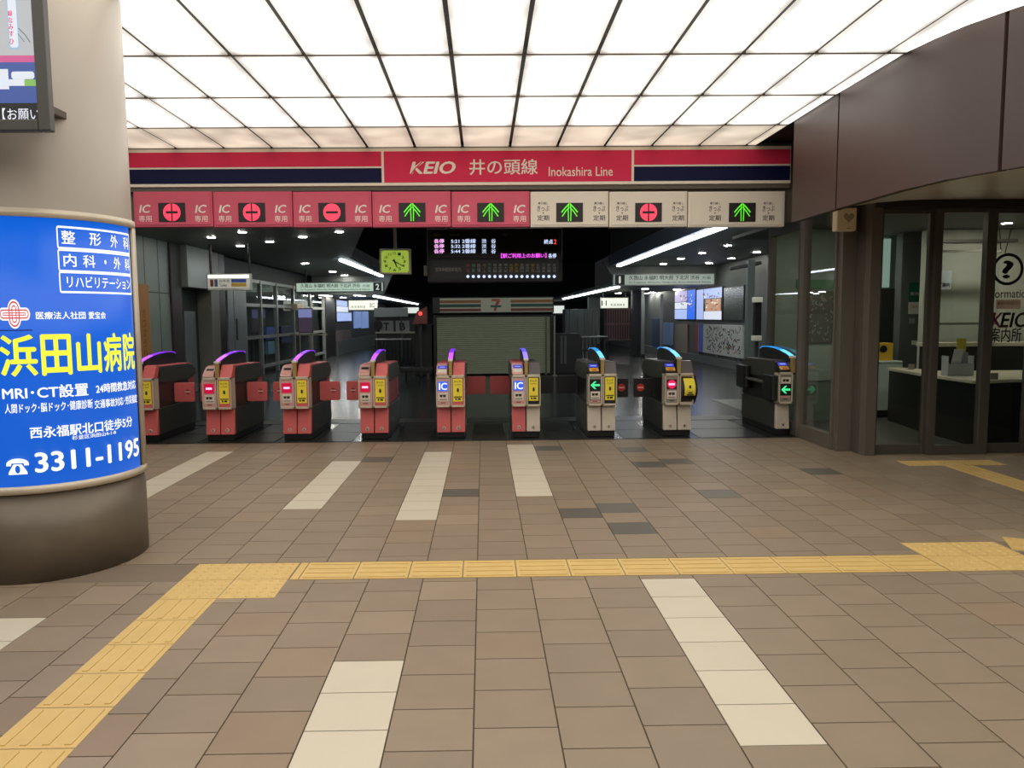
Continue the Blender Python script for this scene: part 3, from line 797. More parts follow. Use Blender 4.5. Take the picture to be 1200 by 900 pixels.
# ================================================================== INFORMATION OFFICE (right)
FR = mat('bronze_door_frame', (104, 97, 87), .4, .1, .5, .05, 4, stretch=(1, 1, .2))
FRD = mat('dark_door_frame', (84, 79, 72), .42, .1)
GX = 3.735                      # glass wall along the gate line end
def framed(name, box_, stiles, rails, depth, axis, frame_m=FR):
    """glazed leaf: box_ = (u0, u1, z0, z1, w) with u along x or y and w the plane"""
    u0, u1, z0_, z1_, w_ = box_
    t = setting(name, ((u0+u1)/2, w_, z0_) if axis == 'x' else (w_, (u0+u1)/2, z0_))
    def bx(b, a0, a1, c0, c1, d0, d1): return b.box(a0, a1, d0, d1, c0, c1) if axis == 'x' else b.box(d0, d1, a0, a1, c0, c1)
    b = MB(); d0, d1 = w_-depth/2, w_+depth/2
    bx(b, u0, u0+stiles[0], z0_, z1_, d0, d1); bx(b, u1-stiles[1], u1, z0_, z1_, d0, d1)
    bx(b, u0+stiles[0], u1-stiles[1], z0_, z0_+rails[0], d0, d1); bx(b, u0+stiles[0], u1-stiles[1], z1_-rails[1], z1_, d0, d1)
    b.build('frame', frame_m, t, .004)
    b = MB(); bx(b, u0+stiles[0], u1-stiles[1], z0_+rails[0], z1_-rails[1], w_-.002, w_+.002)
    b.build('glass', GLASS, t)
    return t
framed('window_1', (8.02, 8.94, 0, ZF, GX), (.03, .11), (.16, .02), .09, 'y')
framed('window_2', (8.96, 9.95, 0, ZF, GX), (.03, .08), (.16, .12), .08, 'y', FRD)
def post(name, x0, x1, y0, y1, m):
    o = MB().box(x0, x1, y0, y1, 0, ZF+.02).build(name, m, None, .004); o['kind'] = 'structure'
post('trim_2', GX-.02, 3.865, 7.93, 8.02, FR)
post('trim_3', 3.865, 3.90, 7.78, 8.0, FRD)
post('trim_4', 3.872, 3.985, 7.66, 7.78, FR)
DY = 7.70
d1 = framed('door_1', (3.99, 4.60, .0, 2.49, DY+.06), (.045, .10), (.10, .05), .05, 'x', FRD)
d2 = framed('door_2', (4.53, 5.15, .0, 2.49, DY), (.075, .10), (.10, .05), .05, 'x', FRD)
d3 = framed('door_3', (5.07, 5.62, .0, 2.49, DY+.06), (.075, .07), (.10, .05), .05, 'x', FRD)
d4 = framed('window_3', (5.62, 6.6, .0, 2.49, DY+.02), (.06, .06), (.10, .05), .05, 'x', FRD)
o = MB().box(3.9, 7, DY-.06, DY+.12, 2.49, ZF+.012).build('trim_5', mat('door_head_dark', (44, 40, 36), .45), None, .004); o['kind'] = 'structure'
# inside the office
o = MB().box(3.76, 7.4, DY+.1, 11.6, ZF+.015, ZF+.06).build('ceiling_office', mat('office_ceiling', (88, 90, 86), .7)); o['kind'] = 'structure'
b = MB(); b.prism([(3.78, 9.97), (4.75, 10.32), (4.75, 11.2), (7.4, 11.2), (7.4, 11.3), (4.68, 11.3), (4.68, 10.38), (3.78, 10.07)], 0, ZF+.01, 'z')
o = b.build('wall_office_back', mat('office_wall_grey', (132, 146, 134), .6)); o['kind'] = 'structure'
b = MB(); b.box(7.4, 7.5, DY+.1, 11.3, 0, ZF+.01)
o = b.build('wall_office_right', mat('office_wall_white', (206, 204, 194), .6)); o['kind'] = 'structure'
b = MB(); b.box(6.0, 7.4, 10.4, 10.5, 0, ZF+.01)
o = b.build('wall_office_middle', mat('office_wall_pale', (190, 190, 180), .6)); o['kind'] = 'structure'
def OY(x, y, Y): return ony(x, y, Y)
# internal partition frame with a pane
pt = setting('window_4', (6.0, 9.9, 0))
a0, a1 = OY(1099, 300, 9.9)[0], OY(1150, 300, 9.9)[0]+.25
zt_, zm_ = OY(1110, 293, 9.9)[1], OY(1110, 379, 9.9)[1]
b = MB(); b.box(a0, a0+.05, 9.88, 9.92, 1.09, zt_).box(a0, a1, 9.88, 9.92, zt_-.03, zt_).box(a0, a1, 9.88, 9.92, zm_-.02, zm_+.01)
b.build('frame', mat('partition_metal', (126, 124, 116), .4, .4), pt)
b = MB(); b.box(a0+.05, a1, 9.898, 9.902, 1.09, zt_-.03); b.build('glass', GLASS, pt)
# notice collage on the slanting inner wall, seen through the gate line glass
nw = (4.75-3.78, 10.32-9.97); nl = math.hypot(*nw)
def on_slant(u, v): return (3.78+nw[0]*u+.012*nw[1]/nl, 9.97+nw[1]*u-.012*nw[0]/nl, v)
def slant_sheet(name, label, cat, u0, u1, v0, v1, m, d=0.0, group=None):
    p = on_slant((u0+u1)/2, v0)
    t = thing(name, label, cat, p, group)
    f2 = lambda u, v, e: (3.78+nw[0]*u+e*nw[1]/nl, 9.97+nw[1]*u-e*nw[0]/nl, v)
    b = MB(); A = [b.bm.verts.new(f2(u, v, e)) for e in (.002, .014+d) for u, v in ((u0, v0), (u1, v0), (u1, v1), (u0, v1))]
    for q in ((0,1,2,3), (7,6,5,4), (0,4,5,1), (1,5,6,2), (2,6,7,3), (3,7,4,0)): b.bm.faces.new([A[i] for i in q])
    b.build('sheet', m, t); return t
slant_sheet('notice_strip', 'long green notice strip behind the glass wall', 'notice', .35, .98, 1.78, 1.9, mat('strip_green', (60, 120, 70), .5))
t = slant_sheet('notice_board', 'crowded grey collage board behind the glass wall under the green strip', 'board', .40, .98, 1.06, 1.76, mat('collage_grey', (104, 104, 96), .6))
s = Flat(); rr = random.Random(5)
for k in range(70):
    u, v = rr.uniform(.42, .95), rr.uniform(1.1, 1.7); s.line([(u, v), (u+rr.uniform(-.05, .05), v+rr.uniform(-.05, .05))], .012)
s.build('collage_lines', mat('collage_pale', (176, 178, 168), .6), t, lambda u, v: (on_slant(u, v)[0]+.006*nw[1]/nl, on_slant(u, v)[1]-.006*nw[0]/nl, v))
slant_sheet('panel_board', 'plain pale panel low behind the glass wall', 'board', .40, .98, .55, 1.02, mat('panel_pale_green', (170, 184, 172), .5))
# low white cabinet
c0, c1 = OY(1022, 450, 10.5), OY(1058, 423, 10.5)
t = thing('cabinet', 'low pale cabinet behind the left office door', 'cabinet', ((c0[0]+c1[0])/2, 10.7, 0))
b = MB(); b.box(c0[0]-.1, c1[0], 10.5, 10.9, .1, c1[1]); b.build('body', mat('cabinet_pale', (206, 220, 206), .5), t, .006)
b = MB(); b.box(c0[0]-.09, c1[0]-.01, 10.52, 10.88, 0, .1); b.build('plinth', BLACK, t)
b = MB(); b.box(c0[0]-.1, c1[0], 10.494, 10.5, c1[1]-.03, c1[1]-.025); b.build('door_joint', DARK, t)
# dark post with notices
px0, px1 = OY(1058, 400, 10.75)[0], OY(1080, 400, 10.75)[0]
t = thing('pillar', 'grey pillar inside the office with green notice on it', 'pillar', ((px0+px1)/2, 10.83, 0))
MB().box(px0-.06, px1+.12, 10.75, 10.91, 0, ZF+.015).build('post', mat('pillar_grey', (98, 102, 102), .5), t, .01)
MB().box(px0-.064, px1+.124, 10.746, 10.914, 0, .1).build('skirting', BLACK, t, .004)
def paper(name, label, x0, x1, y0, y1, Y, m, cat='notice', lines=None, ink=None, d=.006, group=None):
    (a, zb2), (c, zt2) = OY(x0, y1, Y), OY(x1, y0, Y)
    t = thing(name, label, cat, ((a+c)/2, Y, zb2), group)
    MB().box(a, c, Y-d, Y-.001, zb2, zt2).build('sheet', m, t)
    if lines:
        s = Flat()
        for l in lines:
            s.text(l[0], a+(c-a)*l[1], a+(c-a)*l[2], zb2+(zt2-zb2)*l[3], zb2+(zt2-zb2)*l[4], l[5] if len(l) > 5 else 0)
        s.build('lettering', ink, t, facing(Y-d-.0015))
    return t
paper('notice', 'dark green notice on the pillar inside the office', 1064.5, 1078, 331, 353, 10.75, mat('notice_green', (18, 92, 66), .5), 'notice', [('案内', .1, .9, .3, .5)], WLAB)
paper('notice', 'white paper notice below the dark green notice', 1064, 1077, 354, 368, 10.75, mat('paper_white', (220, 222, 212), .6), 'notice', [('ご案内', .1, .9, .5, .75)], mat('ink_pink', (190, 90, 110), .6))
paper('card_slot', 'small white card plate low on the office pillar', 1068, 1076, 399, 404, 10.75, MATS['paper_white'], 'plate')
paper('wall_switch', 'small grey switch plate under the white paper notice', 1065, 1072, 373, 379, 10.75, mat('switch_grey', (150, 150, 146), .5), 'switch')
paper('notice', 'white and blue sticker sign hanging on the glass partition', 1098, 1115, 317, 339, 9.88, mat('paper_blue_white', (206, 220, 226), .6), 'notice', [('ご案内', .1, .9, .1, .35, .02)], BLACK)
# light green lit window at the back and yellow device
t = thing('defibrillator_box', 'yellow box with a round black lens above the pale cabinet', 'box', (OY(1035, 416, 10.6)[0], 10.65, c1[1]))
(a, zb2), (c, zt2) = OY(1020, 416, 10.6), OY(1047, 402, 10.6)
MB().box(a, c, 10.6, 10.8, c1[1], zt2).build('case', mat('device_yellow', (216, 172, 50), .5), t, .006)
MB().cyl(((a+c)/2+.02, 10.59, (zb2+zt2)/2), ((a+c)/2+.02, 10.61, (zb2+zt2)/2), .05, 20).build('lens', BLACK, t)
(a, zb2), (c, zt2) = OY(1018, 337, 11.18), OY(1043, 280, 11.18)
o = MB().box(a, c, 11.15, 11.2, zb2, zt2).build('window_5', glow('far_lit_pane', (150, 172, 160), .6)); o['kind'] = 'structure'
MB().box(a, c+.1, 11.14, 11.2, zb2-1.0, zb2-.02).build('wall_office_panel', DARK)['kind'] = 'structure'
# counters
CT = mat('counter_top_cream', (216, 208, 186), .4); CB = mat('counter_black_front', (24, 24, 24), .4)
t = thing('reception_counter', 'black fronted reception counter with a cream top behind the glass doors', 'counter', (6.2, 8.9, 0))
P = [onz(x, y, .72) for x, y in ((1040, 431), (1082, 438), (1140, 446), (1152, 446), (1186, 444.5))]
front = [(p[0], p[1]) for p in P]
backp = [(7.2, front[-1][1]+.05), (7.2, front[0][1]-.6), (front[1][0]+.5, front[1][1]+.4), (front[0][0]+.2, front[0][1]+.1)]
MB().prism(front+backp, .685, .72, 'z').build('counter_top', CT, t, .006)
ins = [(x+.06, y+.07) for x, y in front]
MB().prism(ins+[(7.18, ins[-1][1]+.02), (7.18, front[0][1]-.65), (front[1][0]+.5, front[1][1]+.35), (ins[0][0]+.14, ins[0][1]-.02)], 0, .685, 'z').build('counter_front', CB, t, .004)
t = thing('back_counter', 'higher black counter with a pale ledge behind the reception counter', 'counter', (6.4, 10.1, 0))
(a, zb2) = OY(1087, 402, 9.95); a2 = 7.3
MB().box(a, a2, 9.95, 10.22, zb2-.05, zb2).build('ledge', CT, t, .005)
MB().box(a+.04, a2, 10.0, 10.2, 0, zb2-.05).build('counter_front', CB, t)
# small acrylic brackets clamped on the counter
for i, (x, y) in enumerate(((1068, 432), (1093, 433), (1165, 446))):
    gx, gy = onz(x, y-1.5 if i == 2 else y+1, .72)
    t = thing('card_holder', ('small clear holder at the left end of the reception counter', 'small clear holder beside the brochure rack on the counter', 'small clear holder on the right of the reception counter')[i], 'holder', (gx, gy, .72), 'clear holders on the counter')
    m_ = mat('acrylic_grey', (150, 142, 128), .3)
    MB().box(gx-.04, gx+.04, gy-.005, gy+.005, .72, .79).build('front', m_, t, .002)
    MB().box(gx-.04, gx+.04, gy-.005, gy+.05, .72, .726).build('foot', m_, t, .002)
# brochure rack
gx, gy = onz(1130, 441, .72); gy += .12
t = thing('brochure_rack', 'clear brochure rack standing on the reception counter', 'rack', (gx, gy, .72))
b = MB(); b.box(gx-.15, gx+.15, gy-.05, gy+.08, .72, .730).box(gx-.15, gx-.143, gy-.05, gy+.08, .73, .95).box(gx+.143, gx+.15, gy-.05, gy+.08, .73, .95).box(gx-.15, gx+.15, gy-.055, gy-.05, .73, .86)
b.build('frame', mat('acrylic_clear_grey', (176, 182, 180), .25), t)
for k, (m_, dx, h, lab, lean) in enumerate(((mat('leaflet_white', (214, 218, 220), .5), -.07, .30, 'white leaflet leaning in the left of the clear brochure rack', .06), (mat('leaflet_grey', (150, 160, 166), .5), .06, .26, 'grey leaflet in the right of the clear brochure rack', .0), (mat('leaflet_yellow', (216, 204, 84), .5), .05, .42, 'yellow card at the top of the clear brochure rack', .0))):
    q = tag(MB().prism([(gx+dx-.06, .733), (gx+dx+.05, .733), (gx+dx+.05+lean, .73+h), (gx+dx-.06+lean, .73+h)], gy-.03+.03*k, gy-.026+.03*k, 'y').build('leaflet', m_), lab, 'leaflet', 'leaflets in the brochure rack')
# lamp of the office and hanging cables on the right wall
lx, ly = 6.55, 9.6
t = thing('ceiling_lamp', 'small round downlight in the office ceiling', 'lamp', (lx, ly, ZF))
MB().cyl((lx, ly, ZF-.004), (lx, ly, ZF+.01), .055, 20).build('diffuser', glow('office_lamp', (255, 246, 226), 290, True), t)
MB().cyl((lx, ly, ZF-.002), (lx, ly, ZF+.012), .07, 20).build('ring', WHITE, t)
lx, ly = 4.9, 10.6
t = thing('ceiling_lamp', 'small round downlight over the pale office cabinet', 'lamp', (lx, ly, ZF))
MB().cyl((lx, ly, ZF-.004), (lx, ly, ZF+.01), .055, 20).build('diffuser', MATS['office_lamp'], t)
MB().cyl((lx, ly, ZF-.002), (lx, ly, ZF+.012), .07, 20).build('ring', WHITE, t)
lx, ly = 4.35, 9.1  # unseen lamp added to brighten the slanting wall behind the glass
t = thing('ceiling_lamp', 'added unseen round downlight in the office ceiling behind the gate line glass', 'lamp', (lx, ly, ZF))
MB().cyl((lx, ly, ZF-.004), (lx, ly, ZF+.01), .045, 20).build('diffuser', MATS['office_lamp'], t)
MB().cyl((lx, ly, ZF-.002), (lx, ly, ZF+.012), .06, 20).build('ring', WHITE, t)
for i, pts in enumerate((((1170, 248), (1172, 276), (1173, 296)), ((1192, 252), (1184, 272), (1178, 296)))):
    pp = [(OY(x, y, 10.36)[0], 10.36, OY(x, y, 10.36)[1]) for x, y in pts]
    pp = [(pp[0][0], 10.36, ZF+.01)] + pp
    tag(MB().tube(pp, .006, 6).build('cable', BLACK), ('straight thin cable hanging on the pale office wall', 'slanting thin cable hanging on the pale office wall')[i], 'cable')
a = OY(1120, 292, 10.36); c = OY(1192, 281, 10.36)
tag(MB().box(6.02, c[0], 10.34, 10.4, c[1]-.03, c[1]+.01).build('wall_rail', mat('rail_grey', (110, 106, 98), .45)), 'grey horizontal rail fixed across the pale office wall', 'rail')
# vinyl lettering on the right door glass
VB = mat('vinyl_black', (16, 16, 16), .5)
vy = DY+.055
D = lambda x, y: OY(x, y, vy)
s = Flat(); uc, vc = D(1181, 315.5); s.oring(uc, vc, .147, .030, 40)
s.text('?', uc-.058, uc+.058, vc-.095, vc+.09, .04)
s.build('information_symbol', VB, d3, facing(vy))
s = Flat(); s.text('Information', D(1155, 345)[0], D(1208, 345)[0], D(1180, 349)[1], D(1180, 339)[1], .008)
s.text('案内所', D(1160, 393)[0], D(1197, 393)[0], D(1180, 401)[1], D(1180, 384)[1], .015)
s.text('EIO', D(1172, 376)[0], D(1206, 376)[0], D(1180, 384)[1], D(1180, 366)[1], .03, .2)
s.build('lettering', VB, d3, facing(vy))
s = Flat(); s.text('K', D(1161, 376)[0], D(1175, 376)[0], D(1180, 384)[1], D(1180, 366)[1], .03, .2)
s.build('lettering', mat('vinyl_plum', (110, 30, 80), .5), d3, facing(vy))
(a, zb2), (c, zt2) = D(1167, 362), D(1196, 351)
MB().box(a, c, vy-.004, vy, zb2, zt2).build('door_sticker', mat('sticker_cream', (220, 200, 180), .5), d3)
Flat().text('御用の方は窓口へ', a+.01, c-.01, zb2+.04, zt2-.02, .0).build('lettering', mat('sticker_ink', (120, 60, 50), .5), d3, facing(vy-.0055))
# chime speaker on the corner post
sx0, z0_ = OY(980.5, 270.5, 7.82); sx1, z1_ = OY(1004.5, 243.5, 7.82)
t = thing('wall_speaker', 'small beige box with a heart shaped grille high on the corner post', 'speaker', ((sx0+sx1)/2, 7.87, z0_))
MB().box(sx0, sx1, 7.82, 7.929, z0_, z1_).build('case', mat('speaker_beige', (244, 228, 194), .5), t, .01)
s = Flat(); um, vm, R_ = sx0+(sx1-sx0)*.60, (z0_+z1_)/2+.02, .055
pts = []
for k in range(40):
    q = 2*PI*k/40; pts.append((um+R_*.062*16*math.sin(q)**3, vm+R_*.062*(13*math.cos(q)-5*math.cos(2*q)-2*math.cos(3*q)-math.cos(4*q))))
s.poly(pts); s.build('grille', mat('grille_brown', (176, 160, 128), .6), t, facing(7.818))
s = Flat(); s.rect(um-.02, um+.02, z0_+.022, z0_+.028); s.build('label_mark', INK, t, facing(7.818))

# ================================================================== CONCOURSE BEHIND THE GATES
ZB = 2.85                       # ceiling over the platforms
XL, XR = -5.75, 6.7
BG = mat('platform_ceiling', (112, 119, 116), .5, 0, .4, .05, 1.0)
b = MB()
b.prism([(XL, 9.15), (-1.2, 9.15), (-1.9, 12.4), (-3.14, 18.4), (-3.33, 26), (XL, 26)], ZB, ZB+.12, 'z')
o = b.build('ceiling_left', BG); o['kind'] = 'structure'
b = MB(); b.prism([(3.72, 9.15), (3.64, 9.9), (3.64, 22), (XR, 22), (XR, 9.15)], ZB, ZB+.12, 'z'); b.prism([(3.0, 9.3), (3.64, 9.9), (3.72, 9.15)], ZB, ZB+.12, 'z')
o = b.build('ceiling_right', BG); o['kind'] = 'structure'
b = MB(); b.box(3.58, 3.64, 9.9, 22, ZB-.02, ZB+.3); o = b.build('trim_6', mat('ceiling_edge_blue_grey', (96, 108, 128), .3, .5)); o['kind'] = 'structure'
b = MB(); b.box(XL, XR, EDGE+.3, 48, 4.6, 4.7); o = b.build('ceiling_high', mat('high_ceiling_black', (9, 9, 10), .8)); o['kind'] = 'structure'
zbr = ony(720, 334, 22)[1]; zbl = ony(460, 345, 26)[1]
BK = mat('bulkhead_grey', (96, 101, 98), .5)
b = MB(); b.prism([(3.45, ZB+.12), (XR, ZB+.12), (XR, zbr), (3.85, zbr)], 22, 22.2, 'y'); o = b.build('wall_bulkhead_right', BK); o['kind'] = 'structure'
b = MB(); b.prism([(XL, ZB+.12), (-3.0, ZB+.12), (-3.35, zbl), (XL, zbl)], 26, 26.2, 'y'); o = b.build('wall_bulkhead_left', BK); o['kind'] = 'structure'
b = MB(); b.box(3.75, XR, 22.2, 46, zbr, zbr+.1); o = b.build('ceiling_low_right', BG); o['kind'] = 'structure'
b = MB(); b.box(XL, -3.5, 26.2, 46, zbl, zbl+.1); o = b.build('ceiling_low_left', BG); o['kind'] = 'structure'
b = MB(); b.box(XL, XR, 46, 46.2, 0, 4.7); o = b.build('wall_far', mat('far_wall_dark', (34, 37, 36), .7)); o['kind'] = 'structure'
# void side walls over the tracks
b = MB(); b.box(3.64, 3.7, 9.3, 22, ZB+.3, 4.6); o = b.build('wall_void_right', MATS['high_ceiling_black']); o['kind'] = 'structure'
# light strips
SM = glow('strip_white', (236, 244, 255), STRIP, True)
def strip(label, X_, Ya, Yb, Z_, n, group='linear ceiling lights over the platforms', wd=.11):
    t = thing('strip_light', label, 'strip light', (X_, (Ya+Yb)/2, Z_), group)
    L_ = (Yb-Ya)/n
    for k in range(n):
        MB().box(X_-wd/2, X_+wd/2, Ya+k*L_+.02, Ya+(k+1)*L_-.06, Z_-.06, Z_-.012).build('tube', SM, t)
    MB().box(X_-wd/2-.02, X_+wd/2+.02, Ya, Yb, Z_-.012, Z_-.001).build('housing', mat('strip_housing', (120, 124, 126), .4), t)
strip('long bright strip light at the right ceiling edge above the platform one sign', 3.76, 11.6, 21.4, ZB, 5)
strip('bright strip light at the left ceiling edge beside the clock', -3.36, 18.4, 25.8, ZB, 3)
strip('far strip light beyond the platform one sign', 3.98, 22.6, 38, zbr, 3)
strip('far strip light beyond the platform two sign', -3.75, 26.6, 44, zbl, 3)
# downlights
SPM = glow('downlight_white', (255, 252, 240), SPOT, True)
DL = [('L', x, y) for x, y in ((247.7, 277.8), (283.8, 271.7), (281.7, 287.8), (316, 283), (354.7, 277.3), (397.5, 271.3), (357.5, 308.5), (389.7, 318.2), (403.7, 322.5))] + \
     [('R', x, y) for x, y in ((852.8, 287.5), (822.5, 296.3), (798, 303), (777.5, 309), (831, 308), (857, 302.5), (886.7, 295.3))]
near_words = {'L': ['leftmost of all on the left ceiling', 'second from the left, close under the red sign boards', 'just above the right end of the restroom sign', 'right of the restroom sign rods', 'under the left part of the third red board', 'under the right part of the third red board', 'above the left end of the platform two sign', 'above the middle of the platform two sign', 'above the platform two sign, closest to the left strip light'],
              'R': ['highest in the picture on the right ceiling', 'second in the row along the right strip light', 'third in the row along the right strip light', 'last and farthest in the row along the right strip light', 'leftmost of the outer right row', 'middle one of the outer right row', 'outer right row, closest to the glass wall']}
cnt = {'L': 0, 'R': 0}
for side, x, y in DL:
    gx, gy = onz(x, y, ZB)
    t = thing('downlight', 'small round recessed downlight, ' + near_words[side][cnt[side]], 'downlight', (gx, gy, ZB), 'recessed downlights over the platforms'); cnt[side] += 1
    r_ = .05*gy/15+.022
    MB().cyl((gx, gy, ZB-.012), (gx, gy, ZB+.004), r_, 18).build('lamp', SPM, t)
    MB().cyl((gx, gy, ZB-.006), (gx, gy, ZB+.004), r_*1.25, 18).build('rim', DARK, t)
low = [('R', x, y) for x, y in ((756, 338.5), (757, 343.7), (764.7, 342.7), (724.7, 343.5), (793, 339.2))] + [('L', x, y) for x, y in ((378.5, 346), (385.5, 346.8), (402, 348.6), (418.5, 346), (424.5, 346.8))]
for i, (side, x, y) in enumerate(low):
    Z_ = zbr if side == 'R' else zbl
    gx, gy = onz(x, y, Z_)
    if gy > 45 or gy < 0: gy = 42
    tag(MB().cyl((gx, gy, Z_-.01), (gx, gy, Z_+.004), .11, 14).build('downlight', SPM), 'tiny far downlight in the low ceiling beyond the platform %s sign' % ('one' if side == 'R' else 'two'), 'downlight', 'far downlights beyond platform %s sign' % ('one' if side == 'R' else 'two'))

# ---- platform signs
SGN = glow('platform_sign_face', (190, 206, 194), .42); SGNB = glow('platform_sign_face_left', (200, 226, 206), .62)
def platform_sign(label, x0, x1, y0, y1, Y, num, numleft, face, words_, sub):
    (a, zb2), (c, zt2) = OY(x0, y1, Y), OY(x1, y0, Y)
    t = thing('platform_sign', label, 'sign', ((a+c)/2, Y, zb2))
    MB().box(a, c, Y, Y+.14, zb2, zt2).build('case', mat('sign_case_grey', (120, 124, 120), .4), t, .006)
    MB().box(a+.03, c-.03, Y-.006, Y+.002, zb2+.03, zt2-.03).build('face', face, t)
    h = zt2-zb2-.06
    n0 = a+.06 if numleft else c-.06-h
    MB().box(n0, n0+h, Y-.012, Y, zb2+.03, zt2-.03).build('number_plate', VB, t)
    Flat().text(num, n0+h*(.40 if num == '1' else .28), n0+h*(.60 if num == '1' else .72), zb2+.03+h*.14, zb2+.03+h*.86, .03).build('number', glow('sign_number', (230, 236, 226), .6), t, facing(Y-.0135))
    s = Flat()
    u0, u1 = (n0+h+.12, c-.12) if numleft else (a+.15, n0-.1)
    k = u0
    s.text(words_, u0, u0+(u1-u0)*.86, zb2+.03+h*.46, zb2+.03+h*.93, .015); s.text('方面', u0+(u1-u0)*.89, u1, zb2+.03+h*.48, zb2+.03+h*.80, .0)
    s.text(sub, u0, u1, zb2+.03+h*.10, zb2+.03+h*.30, .01)
    s.build('lettering', INK if False else mat('sign_ink', (24, 28, 26), .6), t, facing(Y-.008))
    return t, a, c, zt2
t, a, c, zt2 = platform_sign('wide platform sign with a black number 1 square on its left', 718, 838, 320, 335, 21.9, '1', True, SGN, '久我山 永福町 明大前 下北沢 渋谷', 'for Kugayama, Eifukucho, Meidai-mae, Shimo-kitazawa & Shibuya')
t, a, c, zt2 = platform_sign('wide platform sign with a black number 2 square on its right', 346.5, 449.5, 330, 343, 22.5, '2', False, SGNB, '久我山 永福町 明大前 下北沢 渋谷', 'for Kugayama, Eifukucho, Meidai-mae, Shimo-kitazawa & Shibuya')
for u in (a+.3, c-.3): MB().cyl((u, 22.57, zt2), (u, 22.57, ZB), .015, 8).build('hanger', DARK, t)
# restroom sign on the left
(a, zb2), (c, zt2) = OY(243, 340.5, 14.6), OY(293, 320.5, 14.6)
t = thing('restroom_sign', 'white lit hanging sign with blue and amber bands on the left of the hall', 'sign', ((a+c)/2, 14.6, zb2))
MB().box(a, c, 14.6, 14.72, zb2, zt2).build('case', mat('restroom_case', (196, 196, 186), .4), t, .006)
MB().box(a+.02, c-.02, 14.594, 14.602, zb2+.04, zt2-.02).build('face', glow('restroom_face', (196, 192, 180), .55), t)
MB().box(a+.02, c-.02, 14.592, 14.6, zt2-.085, zt2-.02).build('light_band', glow('restroom_band', (255, 252, 244), 1.0), t)
P_ = lambda x, y: OY(x, y, 14.59)
for nm, m_, q in (('pictogram', mat('picto_red', (170, 80, 70), .5), (246, 250, 327.5, 336)), ('pictogram', mat('picto_blue', (90, 110, 150), .5), (251, 255, 327.5, 336)), ('band', mat('band_blue', (60, 86, 180), .5), (271, 288.5, 327, 331)), ('band', mat('band_amber', (196, 160, 60), .5), (271, 288.5, 331.5, 336))):
    Flat().rect(P_(q[0], q[2])[0], P_(q[1], q[2])[0], P_(q[0], q[3])[1], P_(q[0], q[2])[1]).build(nm, m_, t, facing(14.591))
s = Flat(); s.text('お手洗', P_(257, 330)[0], P_(269, 330)[0], P_(260, 331)[1], P_(260, 327.5)[1], .01); s.text('Toilet', P_(257, 334)[0], P_(266, 334)[0], P_(260, 336)[1], P_(260, 332.5)[1], .01)
s.build('lettering', mat('sign_ink', (24, 28, 26), .6), t, facing(14.591))
for u in (a+.06, c-.02): MB().cyl((u, 14.66, zt2), (u, 14.66, ZB), .025, 8).build('hanger', BLACK, t)
# two small lit signs further in
for lab, x0, x1, y0, y1, Y, ch, nx0, nx1 in (('bright white lit sign under the platform one sign', 704, 736.5, 348.5, 361.5, 28, '11', 705, 711), ('bright white lit sign under the platform two sign', 408.5, 442, 351.5, 363.5, 29, '出口', 433, 439)):
    (a, zb2), (c, zt2) = OY(x0, y1, Y), OY(x1, y0, Y)
    t = thing('lit_sign', lab, 'sign', ((a+c)/2, Y, zb2))
    MB().box(a, c, Y, Y+.15, zb2, zt2).build('case', WHITE, t, .006)
    MB().box(a+.02, c-.02, Y-.006, Y+.002, zb2+.02, zt2-.02).build('face', glow('lit_sign_face', (244, 248, 232), .95), t)
    h = zt2-zb2; s = Flat(); n0, n1 = OY(nx0, y0, Y)[0], OY(nx1, y0, Y)[0]
    s.text(ch, n0, n1, zb2+h*.25, zb2+h*.72, .02)
    s.text('駅長事務室', a+h*.9 if x0 > 600 else a+.1, c-.12 if x0 > 600 else n0-.15, zb2+h*.2, zb2+h*.45, 0)
    s.build('lettering', mat('lit_sign_ink', (60, 58, 50), .6), t, facing(Y-.008))
    for u in (a+.1, c-.1): MB().cyl((u, Y+.07, zt2), (u, Y+.07, (zbr if x0 > 600 else zbl)), .02, 8).build('hanger', DARK, t)

# ---- clock
(a, zb2), (c, zt2) = OY(445, 321.5, 10.0), OY(481, 291.5, 10.0)
t = thing('clock', 'square yellow green faced clock hanging on a rod left of the departure board', 'clock', ((a+c)/2, 10.0, zb2))
MB().box(a, c, 10.0, 10.1, zb2, zt2).build('case', mat('clock_case', (176, 178, 150), .4), t, .008)
MB().prism(rrect(a+.025, c-.025, zb2+.022, zt2-.022, .03), 9.994, 10.0, 'y').build('face', glow('clock_face', (172, 200, 70), .62), t)
uc, vc = (a+c)/2-.005, (zb2+zt2)/2
s = Flat()
for k in range(1, 13):
    q = PI/2-2*PI*k/12; s.text(str(k), uc+.125*math.cos(q)-.019, uc+.125*math.cos(q)+.019, vc+.108*math.sin(q)-.018, vc+.108*math.sin(q)+.018, .02)
s.build('numerals', mat('clock_ink', (32, 40, 20), .6), t, facing(9.9925))
def hand(ang, L_, w_, name):
    d = Vector((math.sin(ang), math.cos(ang))); n_ = Vector((d.y, -d.x))*w_/2; o_ = Vector((uc, vc))
    s = Flat(); s.poly([o_-d*.03-n_, o_+d*L_-n_*.6, o_+d*L_+n_*.6, o_-d*.03+n_]); s.build(name, MATS['clock_ink'], t, facing(9.991))
hand(math.radians(158), .085, .022, 'hour_hand'); hand(math.radians(118), .125, .015, 'minute_hand')
MB().cyl(((a+c)/2+.0, 10.05, zt2), ((a+c)/2, 10.05, 4.6), .02, 10).build('hanging_rod', mat('rod_grey', (150, 150, 140), .4, .4), t)

